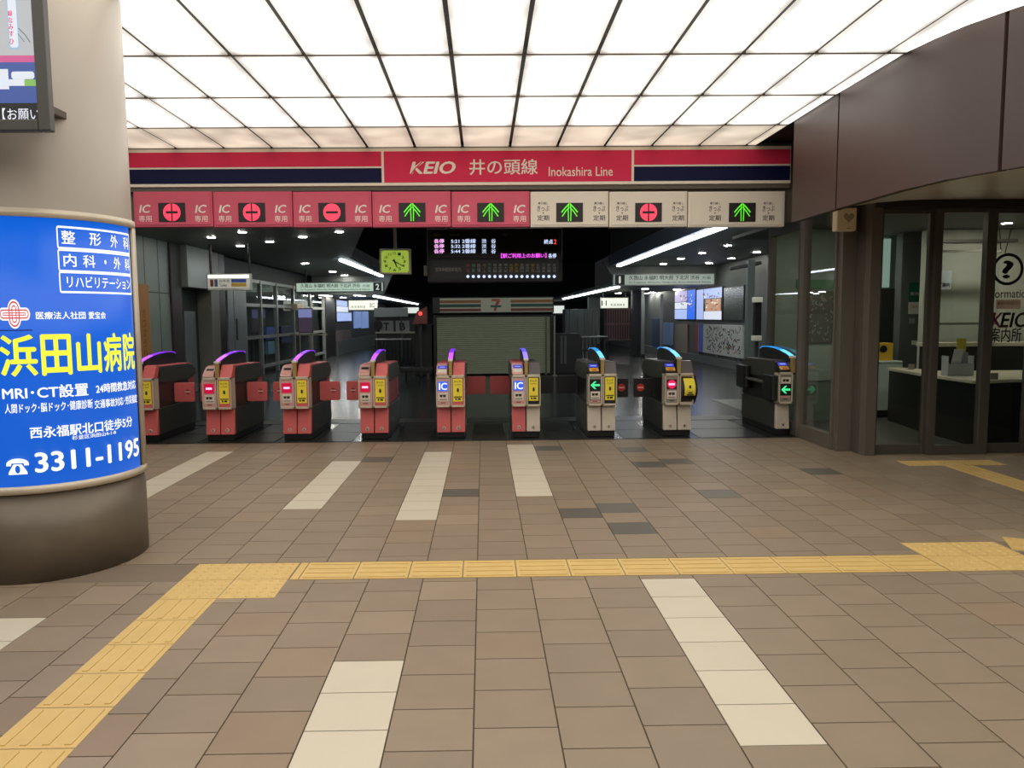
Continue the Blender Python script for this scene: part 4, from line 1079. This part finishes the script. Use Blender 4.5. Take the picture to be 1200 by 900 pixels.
# ---- departure board
BY = 10.5
(a, zb2), (c, zt2) = OY(501, 331, BY), OY(659, 267, BY)
t = thing('departure_board', 'wide black departure board with white and magenta LED lines hanging behind the signs', 'departure board', ((a+c)/2, BY, zb2))
MB().box(a, c, BY, BY+.25, zb2, zt2).build('case', mat('board_case', (30, 32, 31), .45), t, .01)
MB().box(OY(505, 300, BY)[0], OY(655, 300, BY)[0], BY-.006, BY+.002, OY(560, 301.5, BY)[1], OY(560, 269.5, BY)[1]).build('display', mat('board_display_black', (6, 6, 8), .3), t)
MB().box(OY(505, 300, BY)[0], OY(655, 300, BY)[0], BY-.006, BY+.002, OY(560, 327, BY)[1], OY(560, 304.5, BY)[1]).build('route_panel', mat('board_route_black', (16, 16, 18), .3), t)
MB().box(OY(496, 300, BY)[0], a, BY+.05, BY+.15, OY(496, 323, BY)[1], OY(496, 311, BY)[1]).build('side_unit', mat('side_unit_grey', (128, 128, 120), .5), t, .004)
for u in (a+.3, c-.3): MB().cyl((u, BY+.12, zt2), (u, BY+.12, 4.6), .03, 8).build('hanger', BLACK, t)
Q = lambda x, y: OY(x, y, BY-.008)
LW = glow('led_line_white', (206, 222, 255), 1.1); LM = glow('led_line_magenta', (255, 90, 255), 1.1); LP = glow('led_line_pink', (255, 186, 250), 1.1); LR = glow('led_line_red', (255, 70, 50), 1.1)
def led(m_, items):
    s = Flat()
    for tx, x0, x1, y0, y1, bo in items: s.text(tx, Q(x0, y0)[0], Q(x1, y0)[0], Q(x0, y1)[1], Q(x0, y0)[1], bo)
    s.build('led_text', m_, t, facing(BY-.0075))
rws = ((280, 285.2), (286, 291), (291.8, 297))
led(LP, [('各停', 508.5, 520.5, y0, y1, .03) for y0, y1 in rws])
led(LW, [(tt, 528.5, 557.5, y0, y1, .02) for tt, (y0, y1) in zip(('5:21 2番線', '5:32 2番線', '5:44 2番線'), rws)] + [('渋', 564.5, 570, y0, y1, .02) for y0, y1 in rws] + [('谷', 575.5, 581, y0, y1, .02) for y0, y1 in rws] + [('終点', 637.5, 648, 280.5, 286, .03), ('各停', 642.5, 652, 297, 302.5, .03)])
led(LR, [('2', 649, 652, 280.5, 286, .03)])
led(LM, [('【駅ご利用上のお願い】', 587, 640.5, 297, 302.5, .03)])
led(mat('board_small_print', (110, 108, 60), .6), [('種別', 508, 517, 274, 276.5, 0), ('発車時刻', 527, 538, 274, 276.5, 0), ('行先', 557, 562, 274, 276.5, 0), ('ご案内', 588, 594, 274, 276.5, 0)])
led(mat('board_print_grey', (200, 200, 190), .6), [('吉祥寺駅発車案内', 510, 540, 313.5, 318.5, 0)])
s = Flat(); s2 = {k: Flat() for k in ('red', 'green', 'yellow', 'white')}
stations = ['渋谷', '神泉', '駒場', '池ノ上', '下北沢', '新代田', '東松原', '明大前', '永福町', '西永福', '浜田山', '高井戸', '富士見', '久我山', '三鷹台', '井の頭', '吉祥寺']
for k in range(17):
    x = 548.3+6.33*k
    s.disc(Q(x, 324)[0], Q(x, 324)[1], .021, 14)
    key = {0: 'red', 3: 'yellow', 8: 'yellow', 9: 'yellow', 12: 'yellow', 1: 'green', 4: 'green'}.get(k, 'white')
    n_ = len(stations[k])
    for j, ch in enumerate(stations[k]):
        y0 = 309+10.5*j/n_; s2[key].text(ch, Q(x-2, y0)[0], Q(x+2, y0)[0], Q(x, y0+9.2/n_)[1], Q(x, y0)[1], .0)
s.build('stop_lamp', LW, t, facing(BY-.0075))
for key, rgb in (('red', (230, 110, 110)), ('green', (150, 210, 186)), ('yellow', (210, 190, 70)), ('white', (200, 206, 204))): s2[key].build('route_lettering', mat('route_'+key, rgb, .6), t, facing(BY-.0075))

# ---- shuttered kiosk in the middle
KY = 18.8
K = lambda x, y: OY(x, y, KY)
a, c = K(508, 400)[0], K(648.5, 400)[0]
t = thing('kiosk', 'small shop closed by a grey green roller shutter under a striped sign', 'kiosk', ((a+c)/2, KY, 0))
zt2, zs2 = K(578, 348)[1], K(578, 367.5)[1]
KB = mat('kiosk_black', (18, 18, 18), .45)
MB().box(a, c, KY+.12, KY+2.2, 0, zt2).build('body', KB, t, .01)
MB().box(a, a+.07, KY-.02, KY+.14, 0, zs2).box(c-.07, c, KY-.02, KY+.14, 0, zs2).box(a+.05, c-.05, KY-.0, KY+.14, zs2-.07, zs2).build('frame', KB, t, .005)
b = MB(); x0_, x1_ = a+.08, c-.08; zz_ = .04
while zz_ < zs2-.08:
    h_ = min(.05, zs2-.07-zz_); b.prism([(KY+.046, zz_), (KY+.037, zz_+h_*.3), (KY+.037, zz_+h_*.75), (KY+.046, zz_+h_-.003), (KY+.08, zz_+h_-.003), (KY+.08, zz_)], x0_, x1_); zz_ += .05
b.build('shutter', mat('shutter_grey_green', (160, 164, 140), .45, .2), t)
MB().box(c-.20, c-.16, KY+.0, KY+.05, 0, zs2-.07).build('shutter_guide', mat('shutter_guide', (96, 98, 86), .4, .3), t)
MB().box(a+.0, c+.0, KY-.16, KY+.12, zs2+.01, zt2).build('sign_case', KB, t, .008)
SG = mat('kiosk_sign_cream', (200, 200, 178), .5)
f0, f1, g0, g1 = K(510.5, 0)[0], K(646.5, 0)[0], zs2+.035, zt2-.03
sgn = MB().box(f0, f1, KY-.17, KY-.15, g0, g1).build('sign_face', glow('kiosk_sign_face', (196, 196, 172), .14), t)
h_ = g1-g0; m0, m1 = K(560, 0)[0], K(596, 0)[0]
for nm, rgb, v0, v1 in (('stripe', (150, 98, 50), .66, .86), ('stripe', (34, 78, 66), .36, .58), ('stripe', (120, 56, 48), .06, .26)):
    for u0, u1 in ((f0, m0), (m1, f1)):
        MB().box(u0, u1, KY-.174, KY-.17, g0+h_*v0, g0+h_*v1).build(nm, mat('stripe_%d' % rgb[0], rgb, .5), sgn)
kc = K(578, 0)[0]
s = Flat(); hh = h_*.86; b0 = g0+h_*.08
s.poly([(kc-.10, b0+hh), (kc+.10, b0+hh), (kc+.10, b0+hh*.80), (kc-.10, b0+hh*.80)]); s.build('emblem', mat('emblem_orange', (186, 96, 50), .5), sgn, facing(KY-.176))
s = Flat(); s.poly([(kc+.02, b0+hh*.80), (kc+.10, b0+hh*.80), (kc+.03, b0+hh*.40), (kc+.005, b0), (kc-.055, b0), (kc-.03, b0+hh*.40)]); s.build('emblem', mat('emblem_red', (176, 60, 48), .5), sgn, facing(KY-.176))
s = Flat(); s.rect(kc-.13, kc+.13, b0+hh*.30, b0+hh*.48); s.build('emblem_band', mat('emblem_green', (36, 90, 70), .5), sgn, facing(KY-.178))

# ---- left side wall and what stands along it
GW = mat('panel_grey_green', (128, 140, 132), .35, .15, .5, .05, 1)
def wl(x, y): return onx(x, y, XL)
def wr(x, y): return onx(x, y, XR)
b = MB(); b.box(XL-.1, XL, 9.15, wl(200, 371)[0], 0, ZB)
o = b.build('wall_left', GW); o['kind'] = 'structure'
b = MB(); b.box(XL-.004, XL+.003, 12.0, wl(199, 371)[0], wl(185, 343)[1]-.01, wl(185, 343)[1]+.01)
for x in (172, 188): b.box(XL-.004, XL+.003, wl(x, 371)[0]-.01, wl(x, 371)[0]+.01, 0, ZB)
o = b.build('trim_7', mat('panel_joint', (60, 66, 62), .5)); o['kind'] = 'structure'
b = MB(); b.box(XL-.3, XL-.2, wl(200, 371)[0], 28.2, 0, ZB+.1); b.box(XL-.3, XL, 28.2, 46, 0, ZB+.1)
o = b.build('wall_left_far', mat('left_far_wall', (52, 56, 54), .6)); o['kind'] = 'structure'
b = MB(); b.box(XR, XR+.1, 11.6, 46, 0, ZB+.1)
o = b.build('wall_platform_right', mat('right_far_wall', (76, 80, 78), .5)); o['kind'] = 'structure'
def slab(name, label, cat, x0, x1, y0, y1, side, m, proud=.05, group=None, floor=False):
    """flat thing on a side wall, between two picture columns"""
    f_ = wl if side < 0 else wr; XX = XL if side < 0 else XR
    xm = (x0+x1)/2
    ya_, yb_ = sorted((f_(x0, 371)[0], f_(x1, 371)[0]))
    z0_, z1_ = f_(xm, y1)[1], f_(xm, y0)[1]
    if floor: z0_ = 0
    t = thing(name, label, cat, (XX, (ya_+yb_)/2, z0_), group)
    xa, xb = (XX+.002, XX+proud) if side < 0 else (XX-proud, XX-.002)
    MB().box(xa, xb, ya_, yb_, z0_, z1_).build('panel', m, t, .006)
    return t, ya_, yb_, z0_, z1_, (XX+proud+.003 if side < 0 else XX-proud-.003)
t, ya_, yb_, z0_, z1_, xf = slab('wooden_board', 'tall tan wooden board on the grey wall beside the column', 'board', 157.5, 172.5, 333, 500, -1, mat('tan_wood', (170, 118, 62), .5, 0, .4, .12, 3, stretch=(1, 1, .15)), .05, None, True)
s = Flat()
for k, ch in enumerate('きっぷうりば'): s.text(ch, yb_-.30, yb_-.18, z1_-.55-.17*k, z1_-.42-.17*k, .01)
s.build('lettering', mat('board_brown_ink', (120, 80, 44), .6), t, on_left(xf))
# dark pillar, wall box, alcove, pillars
DP = mat('dark_pillar', (50, 42, 38), .45)
def pillar(name, label, x0, x1, m, proud=.35, z1=None, side=-1):
    f_ = wl if side < 0 else wr; XX = XL if side < 0 else XR
    ya_, yb_ = sorted((f_(x0, 371)[0], f_(x1, 371)[0]))
    t = thing(name, label, 'pillar', (XX, (ya_+yb_)/2, 0))
    xa, xb = (XX-.2, XX+proud) if side < 0 else (XX-proud, XX)
    MB().box(xa, xb, ya_, yb_, 0, z1 or ZB).build('shaft', m, t, .01)
    MB().box(xa, xb+.006 if side < 0 else xb, ya_-.005, yb_+.005, 0, .12).build('skirting', BLACK, t)
pillar('pillar', 'dark brown pillar between the grey wall and the hanging grey box', 200, 212, DP, .04)
ya_, yb_ = wl(213, 371)[0], wl(243, 371)[0]
t = thing('wall_housing', 'pale grey boxed housing hanging from the ceiling behind the left gates', 'housing', (XL, (ya_+yb_)/2, 2.0))
MB().box(XL-.2, XL+.15, ya_, yb_, wl(226, 338)[1], ZB).build('case', mat('housing_grey', (150, 160, 152), .35, .2), t, .01)
MB().box(XL+.15, XL+.156, yb_-.22, yb_-.16, wl(226, 338)[1], ZB).build('edge_strip', STEEL, t)
t, *_ = slab('steel_door', 'dull grey door in the alcove under the hanging housing', 'door', 216, 229, 365, 470, -1, mat('dull_door', (104, 112, 114), .4, .2), -.12, None, True)
pillar('pillar', 'pale grey slim pillar left of the dark doorway', 243, 252.5, mat('slim_pillar', (128, 126, 118), .4, .2), .10)
pillar('pillar', 'black pillar beside the hanging restroom sign', 254, 262, mat('black_pillar', (28, 27, 27), .4), .06)
ya_, yb_ = wl(264.5, 371)[0], wl(285, 371)[0]
t = thing('steel_door', 'tall silver double door below the restroom sign', 'door', (XL, (ya_+yb_)/2, 0))
SD = mat('silver_door', (150, 156, 154), .35, .35); ym = (ya_*.68+yb_*.32)
MB().box(XL-.05, XL+.06, ya_, ym-.02, 0, 2.3).build('leaf', SD, t, .006); MB().box(XL-.05, XL+.06, ym+.02, yb_, 0, 2.3).build('leaf', SD, t, .006)
MB().box(XL-.06, XL+.04, ym-.02, ym+.02, 0, 2.3).build('joint', BLACK, t)
MB().box(XL+.06, XL+.075, ym+.12, ym+.18, .95, 1.45).build('handle', BLACK, t)
# glazed screen with silver mullions
t = setting('window_6', (XL, 21, 0)); MU = mat('mullion_silver', (156, 160, 154), .35, .4)
ya_, yb_ = wl(286, 371)[0], wl(380, 371)[0]
b = MB()
for x in (286, 305, 323.5, 343.5, 363, 379): y_ = wl(x, 371)[0]; b.box(XL-.05, XL+.05, y_-.05, y_+.05, 0, 2.4)
for zz_ in (wl(315, 358.5)[1], wl(315, 394)[1], 2.38, .2): b.box(XL-.03, XL+.03, ya_, yb_, zz_-.04, zz_+.04)
b.build('frame', MU, t)
MB().box(XL-.004, XL+.004, ya_, yb_, .2, 2.38).build('glass', GLASS, t)
BLUEP = mat('poster_blue', (70, 100, 170), .5); CYANP = mat('poster_cyan', (110, 160, 180), .5)
for lab, q, m_ in (('blue poster behind the glazed screen near the silver door', (312, 321, 383, 398), BLUEP), ('pale cyan poster under the blue one behind the glazed screen', (313, 321, 400, 415), CYANP), ('dark blue machine front behind the glazed screen', (329, 342, 382, 402), mat('poster_slate', (50, 62, 96), .5))):
    slab('poster', lab, 'poster', *q, -1, m_, -.12)
t, ya_, yb_, z0_, z1_, xf = slab('round_mirror', 'small cream rounded mirror arm on the glazed screen', 'mirror', 341, 349, 356.5, 363, -1, mat('cream_plastic', (206, 196, 160), .5), .2)
# upright poster stand
PYY = 22.0
(a, zb2), (c, zt2) = OY(349.5, 390, PYY), OY(366, 361, PYY)
t = thing('poster_stand', 'upright lit poster panel on legs at the left of the hall', 'poster stand', ((a+c)/2, PYY, 0))
MB().box(a, c, PYY, PYY+.1, zb2, zt2).build('panel', mat('poster_frame', (70, 70, 72), .4), t, .01)
MB().box(a+.02, c-.02, PYY-.006, PYY, zb2+.02, zt2-.02).build('picture', glow('poster_dusk', (80, 66, 84), .5), t)
MB().box(a+.02, c-.02, PYY-.009, PYY-.003, zb2+(zt2-zb2)*.62, zt2-.03).build('picture', glow('poster_sky', (132, 138, 190), .7), t)
for u in (a+.03, c-.03): MB().cyl((u, PYY+.05, 0), (u, PYY+.05, zb2), .02, 8).build('leg', STEEL, t)
MB().box(a-.25, c+.4, PYY+.03, PYY+.06, zb2-.08, zb2-.04).build('rail', STEEL, t)
pillar('pillar', 'black pillar left of the bright wall screens', 380, 391, MATS['black_pillar'], .06, zbl)
# screens along the left wall
SW = glow('screen_bright', (176, 196, 250), .85); SWH = glow('screen_whiteish', (220, 228, 244), .9); SDK = mat('screen_off', (70, 78, 76), .2)
def wall_screen(label, x0, x1, y0, y1, side, parts, group=None):
    t, ya_, yb_, z0_, z1_, xf = slab('wall_screen', label, 'screen', x0, x1, y0, y1, side, mat('screen_bezel', (24, 24, 26), .4), .08, group)
    for (p0, p1, q0, q1, m_) in parts:
        Flat().rect(ya_+(yb_-ya_)*p0, ya_+(yb_-ya_)*p1, z0_+(z1_-z0_)*q0, z0_+(z1_-z0_)*q1).build('picture', m_, t, on_left(xf))
    return t
SBL = glow('screen_blue_vivid', (40, 110, 240), .9); STN = glow('screen_tan', (196, 150, 120), .8); SLV = glow('screen_lavender', (190, 180, 220), .85)
wall_screen('bright blue white screen on the far left wall', 392, 410, 352, 377, -1, [(.02, .98, .03, .42, SW), (.02, .75, .45, .7, SWH), (.02, .7, .72, .97, SW)])
for k, (x0, x1) in enumerate(((414, 421), (423, 430))):
    slab('banner', ('left one of the two tall pale blue banners on the far left wall', 'right one of the two tall pale blue banners on the far left wall')[k], 'banner', x0, x1, 365, 384.5, -1, glow('banner_blue', (120, 146, 200), .7), .08)
slab('notice_board', 'brown grey notice board below the bright left wall screen', 'board', 392, 410, 387, 402, -1, mat('notice_brown', (96, 84, 80), .6), .05)
b = MB(); b.box(XL-.2, XL+.12, wl(392, 371)[0], 46, 0, .55); o = b.build('baseboard_left', mat('skirting_grey', (84, 88, 86), .5)); o['kind'] = 'structure'

# ---- centre left: dark machines and a red lamp box
def cbox(name, label, cat, x0, x1, y0, y1, Y, d, m, bev=.01, group=None, base=None):
    (a, zb2), (c, zt2) = OY(x0, y1, Y), OY(x1, y0, Y)
    if base is not None: zb2 = base
    t = thing(name, label, cat, ((a+c)/2, Y, zb2), group)
    MB().box(a, c, Y, Y+d, zb2, zt2).build('body', m, t, bev)
    return t, a, c, zb2, zt2
t, a, c, zb2, zt2 = cbox('ticket_machine', 'dark bank of machines with a pale fascia left of the kiosk', 'machine', 441, 497, 371, 440, 24, 1.2, mat('machine_dark', (34, 37, 36), .4), .02, None, 0)
MB().box(a, c-.5, 23.8, 24, zt2, zt2+.28).build('fascia', mat('fascia_grey', (150, 158, 154), .4), t, .01)
for k, u in enumerate((a+.12, a+.62)):
    MB().box(u+.02, u+.45, 23.97, 24, zt2-.48, zt2-.12).build('lit_panel', mat('lit_panel_grey', (140, 146, 142), .4), t)
    Flat().text('TB'[k], u+.14, u+.32, zt2-.42, zt2-.18, .04).build('lettering', VB, t, facing(23.965))
MB().cyl((a+.1, 23.9, zt2-.25), (a+.1, 24, zt2-.25), .14, 18).build('round_mirror', BLACK, t)
for u in (a+.0, a+.8, a+1.4): MB().box(u, u+.05, 23.95, 24, .2, zt2).build('mullion', mat('machine_mullion', (70, 74, 72), .4), t)
MB().box(a, c, 23.94, 24, .95, 1.0).build('rail', STEEL, t)
(a, zb2), (c, zt2) = OY(483, 380, 18.3), OY(500, 359, 18.3)
t = thing('warning_lamp_box', 'dark red box with a glowing red lamp on a post left of the kiosk', 'lamp box', ((a+c)/2, 18.3, 0))
MB().prism([(a, zb2), (c, zb2), (c, zt2), (a+.12, zt2-.12)], 18.3, 18.6, 'y').build('case', mat('lampbox_red', (124, 62, 60), .5), t, .01)
MB().sphere((a+.2, 18.29, (zb2+zt2)/2+.04), .045).build('lamp', glow('lamp_red', (255, 70, 60), 2.0), t, 0, True)
MB().cyl(((a+c)/2, 18.45, 0), ((a+c)/2, 18.45, zb2), .05, 12).build('post', DARK, t)
t, a, c, zb2, zt2 = cbox('bench', 'low black bench on the dark floor left of the kiosk', 'bench', 468, 506, 431, 436, 17.5, .45, BLACK)
zq = zt2
for u in (a+.08, c-.12): MB().box(u, u+.05, 17.55, 17.9, 0, zb2).build('leg', DARK, t)
t, a, c, zb2, zt2 = cbox('cabinet', 'tall black cabinet against the left side of the kiosk', 'cabinet', 487, 506, 379, 440, 18.95, 1.4, mat('cabinet_black', (22, 23, 23), .45), .01, None, 0)
MB().box(a+.03, c-.03, 18.94, 18.95, zt2-.06, zt2-.03).build('trim', DARK, t)
# fence of dark pales in front of the void on both sides
def fence(label, x0, x1, y0, Y, n):
    (a, zt2), (c, _) = OY(x0, y0, Y), OY(x1, y0, Y)
    t = thing('railing', label, 'railing', ((a+c)/2, Y, 0))
    m_ = mat('railing_dark', (40, 44, 43), .4, .3)
    for k in range(n+1): MB().cyl((a+(c-a)*k/n, Y, 0), (a+(c-a)*k/n, Y, zt2-.03), .018, 8).build('baluster', m_, t)
    MB().box(a, c, Y-.03, Y+.03, zt2-.04, zt2).build('handrail', mat('handrail_steel', (170, 176, 172), .3, .7), t, .008)
fence('dark railing with a bright handrail right of the kiosk', 681, 712, 394, 24, 7)
fence('dark railing in front of the machines left of the kiosk', 440, 482, 397, 22.5, 9)
# right of the kiosk
t, a, c, zb2, zt2 = cbox('cabinet', 'black cabinet with pale vertical bars against the right side of the kiosk', 'cabinet', 651, 680, 391, 440, 19.2, 1.2, mat('cabinet_black', (22, 23, 23), .45), .01, None, 0)
for u in (.2, .35): MB().box(a+(c-a)*u, a+(c-a)*(u+.09), 19.18, 19.2, .25, zt2-.05).build('bar', mat('bar_grey', (82, 84, 78), .4), t)
t = thing('steel_post', 'thin silver post at the right corner of the kiosk', 'post', (OY(649.5, 400, 18.5)[0], 18.5, 0))
u = OY(649.8, 400, 18.5)[0]
MB().cyl((u, 18.5, 0), (u, 18.5, OY(650, 370, 18.5)[1]), .022, 10).build('tube', STEEL, t); MB().cyl((u, 18.5, 0), (u, 18.5, .015), .07, 14).build('foot', STEEL, t)
t, a, c, zb2, zt2 = cbox('machine', 'grey dark machine block far right of the kiosk', 'machine', 662, 700, 362, 425, 32, 1.0, mat('machine_grey', (62, 68, 66), .45), .02, None, 0)
for u in (.15, .4, .62, .85): MB().box(a+(c-a)*u, a+(c-a)*u+.05, 31.96, 32, .3, zt2).build('rib', mat('machine_mullion', (70, 74, 72), .4), t)
b = MB(); (a, zb2), (c, zt2) = OY(650, 367, 45), OY(663, 358, 45); b.box(a, c, 45.9, 46.0, zb2, zt2)
tag(b.build('far_sign', glow('far_white', (230, 236, 230), .9)), 'bright white far sign just right of the kiosk stripes', 'sign')
b = MB(); (a, zb2), (c, zt2) = OY(470, 367, 45), OY(489, 360, 45); b.box(a, c, 45.9, 46.0, zb2, zt2)
tag(b.build('far_sign', MATS['far_white']), 'bright white far sign left of the red lamp box', 'sign')
# red brown lattice screen and pillars, platform one side
(a, zb2), (c, zt2) = OY(709, 399, 30), OY(740, 361, 30)
t = thing('lattice_screen', 'red brown lattice screen under the far lit sign on the right', 'screen', ((a+c)/2, 30, 0))
LM_ = mat('lattice_red_brown', (120, 92, 90), .5)
b = MB()
for k in range(12): b.box(a+(c-a)*k/11-.012, a+(c-a)*k/11+.012, 30, 30.03, zb2, zt2)
b.box(a, c, 30, 30.03, zb2, zb2+.04).box(a, c, 30, 30.03, (zb2+zt2)/2-.03, (zb2+zt2)/2+.05).box(a, c, 30, 30.03, zt2-.04, zt2)
b.build('lattice', LM_, t)
MB().box(a, c, 30.06, 30.1, zb2, zt2).build('backing', mat('lattice_backing', (74, 58, 60), .6), t)
for u in (a, c): MB().box(u-.03, u+.03, 30, 30.1, 0, zt2).build('post', DARK, t)
def fpil(label, x0, x1, ytop, Y, m):
    a, c = OY(x0, 371, Y)[0], OY(x1, 371, Y)[0]; zt2 = OY(x0, ytop, Y)[1]
    t = thing('pillar', label, 'pillar', ((a+c)/2, Y, 0))
    MB().box(a, c, Y, Y+(c-a), 0, zt2).build('shaft', m, t, .01)
    MB().box(a-.01, c+.01, Y-.01, Y+(c-a)+.01, 0, .12).build('skirting', BLACK, t)
PG = mat('pillar_mid_grey', (112, 118, 114), .4, .15)
fpil('grey pillar behind the far lit sign on the right', 690, 703, 344, 36, PG)
fpil('dark pillar right of the lattice screen', 741, 751, 338, 27, MATS['black_pillar'])
fpil('pale slim pillar between the lattice screen and the wall screens', 752, 755.5, 336, 26, PG)
fpil('grey slim pillar just left of the wall screens', 774, 777, 345, 26, PG)
for lab, q, m_ in (('dark blue banner on the right wall left of the screens', (767, 777, 373, 408), mat('banner_navy', (44, 56, 90), .5)), ('pale blue banner beside the dark blue one on the right wall', (780, 789.5, 378, 404), mat('banner_pale', (110, 136, 176), .5))):
    slab('banner', lab, 'banner', *q, 1, m_, .1)
wall_screen('left one of the bright advertising screens on the right wall', 793, 818, 340, 375, 1, [(0.02, .36, .03, .98, SBL), (.38, .98, .03, .36, SW), (.38, .98, .38, .6, SWH), (.38, .98, .62, .98, SLV)], 'advertising screens on the right wall')
wall_screen('bright advertising screen with brown food picture in the middle of the right wall', 818.6, 849.5, 337.5, 375.5, 1, [(.02, .68, .03, .28, SWH), (.05, .62, .28, .66, STN), (.02, .68, .68, .98, SW), (.70, .98, .03, .98, SW)], 'advertising screens on the right wall')
wall_screen('switched off grey screen at the right end of the wall screens', 851, 875, 335, 376, 1, [(.02, .98, .03, .97, SDK)], 'advertising screens on the right wall')
for wsc, q0, q1 in (('left one of the bright', .03, .33), ('bright advertising screen with brown', .08, .6)):
    sc_ = [o for o in C.objects if o.name.startswith('wall_screen') and o.get('label', '').startswith(wsc)][0]
    pic = [c for c in sc_.children if c.name.startswith('panel')][0]
    ys_ = [v.co.y+sc_.location.y for v in pic.data.vertices]; zs_ = [v.co.z+sc_.location.z for v in pic.data.vertices]
    r2 = random.Random(11); W_, H_ = max(ys_)-min(ys_), max(zs_)-min(zs_)
    for nm, m_, n_ in (('picture_detail', glow('screen_brown', (120, 70, 50), .7), 16), ('picture_detail', glow('screen_cream', (250, 236, 210), .9), 12), ('picture_detail', glow('screen_deep_blue', (40, 60, 140), .8), 8)):
        s = Flat()
        for k in range(n_):
            u0 = min(ys_)+W_*(.1+.55*r2.random()); v0 = min(zs_)+H_*(.3+.5*r2.random()); s.rect(u0, u0+W_*r2.uniform(.02, .08), v0, v0+H_*r2.uniform(.02, .07))
        s.build(nm, m_, sc_, on_left(XR-.085-.002*(1+len(sc_.children)*.1)))
slab('notice_board', 'brown grey blank board under the left advertising screen', 'board', 793, 808, 380, 414, 1, mat('blank_board', (112, 104, 94), .6), .06)
t, ya_, yb_, z0_, z1_, xf = slab('map_board', 'wide pale route map board on the right wall under the screens', 'board', 818, 874, 380.5, 416, 1, mat('map_white', (176, 180, 176), .5), .08)
s = Flat(); s.rect(yb_-(yb_-ya_)*.08, yb_, z0_, z1_); s.build('picture', mat('map_red', (140, 60, 56), .5), t, on_left(xf-.001))
s = Flat(); s.rect(yb_-(yb_-ya_)*.2, yb_-(yb_-ya_)*.09, z0_, z1_); s.build('picture', mat('map_blue', (70, 100, 180), .5), t, on_left(xf-.001))
s = Flat(); rr = random.Random(3)
for k in range(150):
    u0 = ya_+(yb_-ya_)*rr.uniform(.02, .74); v0 = z0_+(z1_-z0_)*rr.uniform(.05, .9); s.line([(u0, v0), (u0+rr.uniform(-.2, .2), min(z1_-.02, v0+rr.uniform(-.02, .14)))], .03)
s.build('map_lines', mat('map_ink', (70, 74, 80), .6), t, on_left(xf-.001))
s = Flat()
for k in range(8):
    u0 = ya_+(yb_-ya_)*rr.uniform(.1, .5); v0 = z0_+(z1_-z0_)*rr.uniform(.1, .5); s.rect(u0, u0+.1, v0, v0+.04)
s.build('map_marks', mat('map_orange', (190, 110, 90), .6), t, on_left(xf-.001))
for u in (.08, .5, .92): MB().box(XR-.06, XR-.02, ya_+(yb_-ya_)*u-.03, ya_+(yb_-ya_)*u+.03, 0, z0_).build('leg', PG, t)
b = MB(); b.box(XR-.12, XR, 14, 46, 0, .22); o = b.build('baseboard_right', MATS['skirting_grey']); o['kind'] = 'structure'
# pillar with pipe arms close to the glass wall
PYY = 14.5
a, c = OY(875.5, 371, PYY)[0], OY(884, 371, PYY)[0]
t = thing('pillar', 'slim grey pillar with sloping pipe arms near the glass wall', 'pillar', ((a+c)/2, PYY, 0))
MB().box(a, c, PYY, PYY+.14, 0, OY(880, 305, PYY)[1]).build('shaft', PG, t, .01)
p0, p1 = OY(856, 315, PYY), OY(893, 308, PYY)
MB().cyl((p0[0], PYY+.05, p0[1]), (p1[0], PYY+.05, p1[1]), .035, 10).build('pipe_arm', mat('pipe_grey', (96, 96, 94), .4, .3), t)
(a, zb2), (c, zt2) = OY(884, 396, 13), OY(893, 351, 13)
t = thing('intercom_post', 'black upright panel with white end brackets beside the slim grey pillar', 'panel', ((a+c)/2, 13, 0))
MB().box(a, c, 13, 13.1, zb2, zt2).build('panel', BLACK, t, .01)
for zz_ in (zb2, zt2): MB().box(a-.03, c, 12.96, 13.08, zz_-.05, zz_+.04).build('bracket', WHITE, t, .008)
MB().cyl(((a+c)/2, 13.05, 0), ((a+c)/2, 13.05, zb2), .03, 10).build('post', DARK, t)
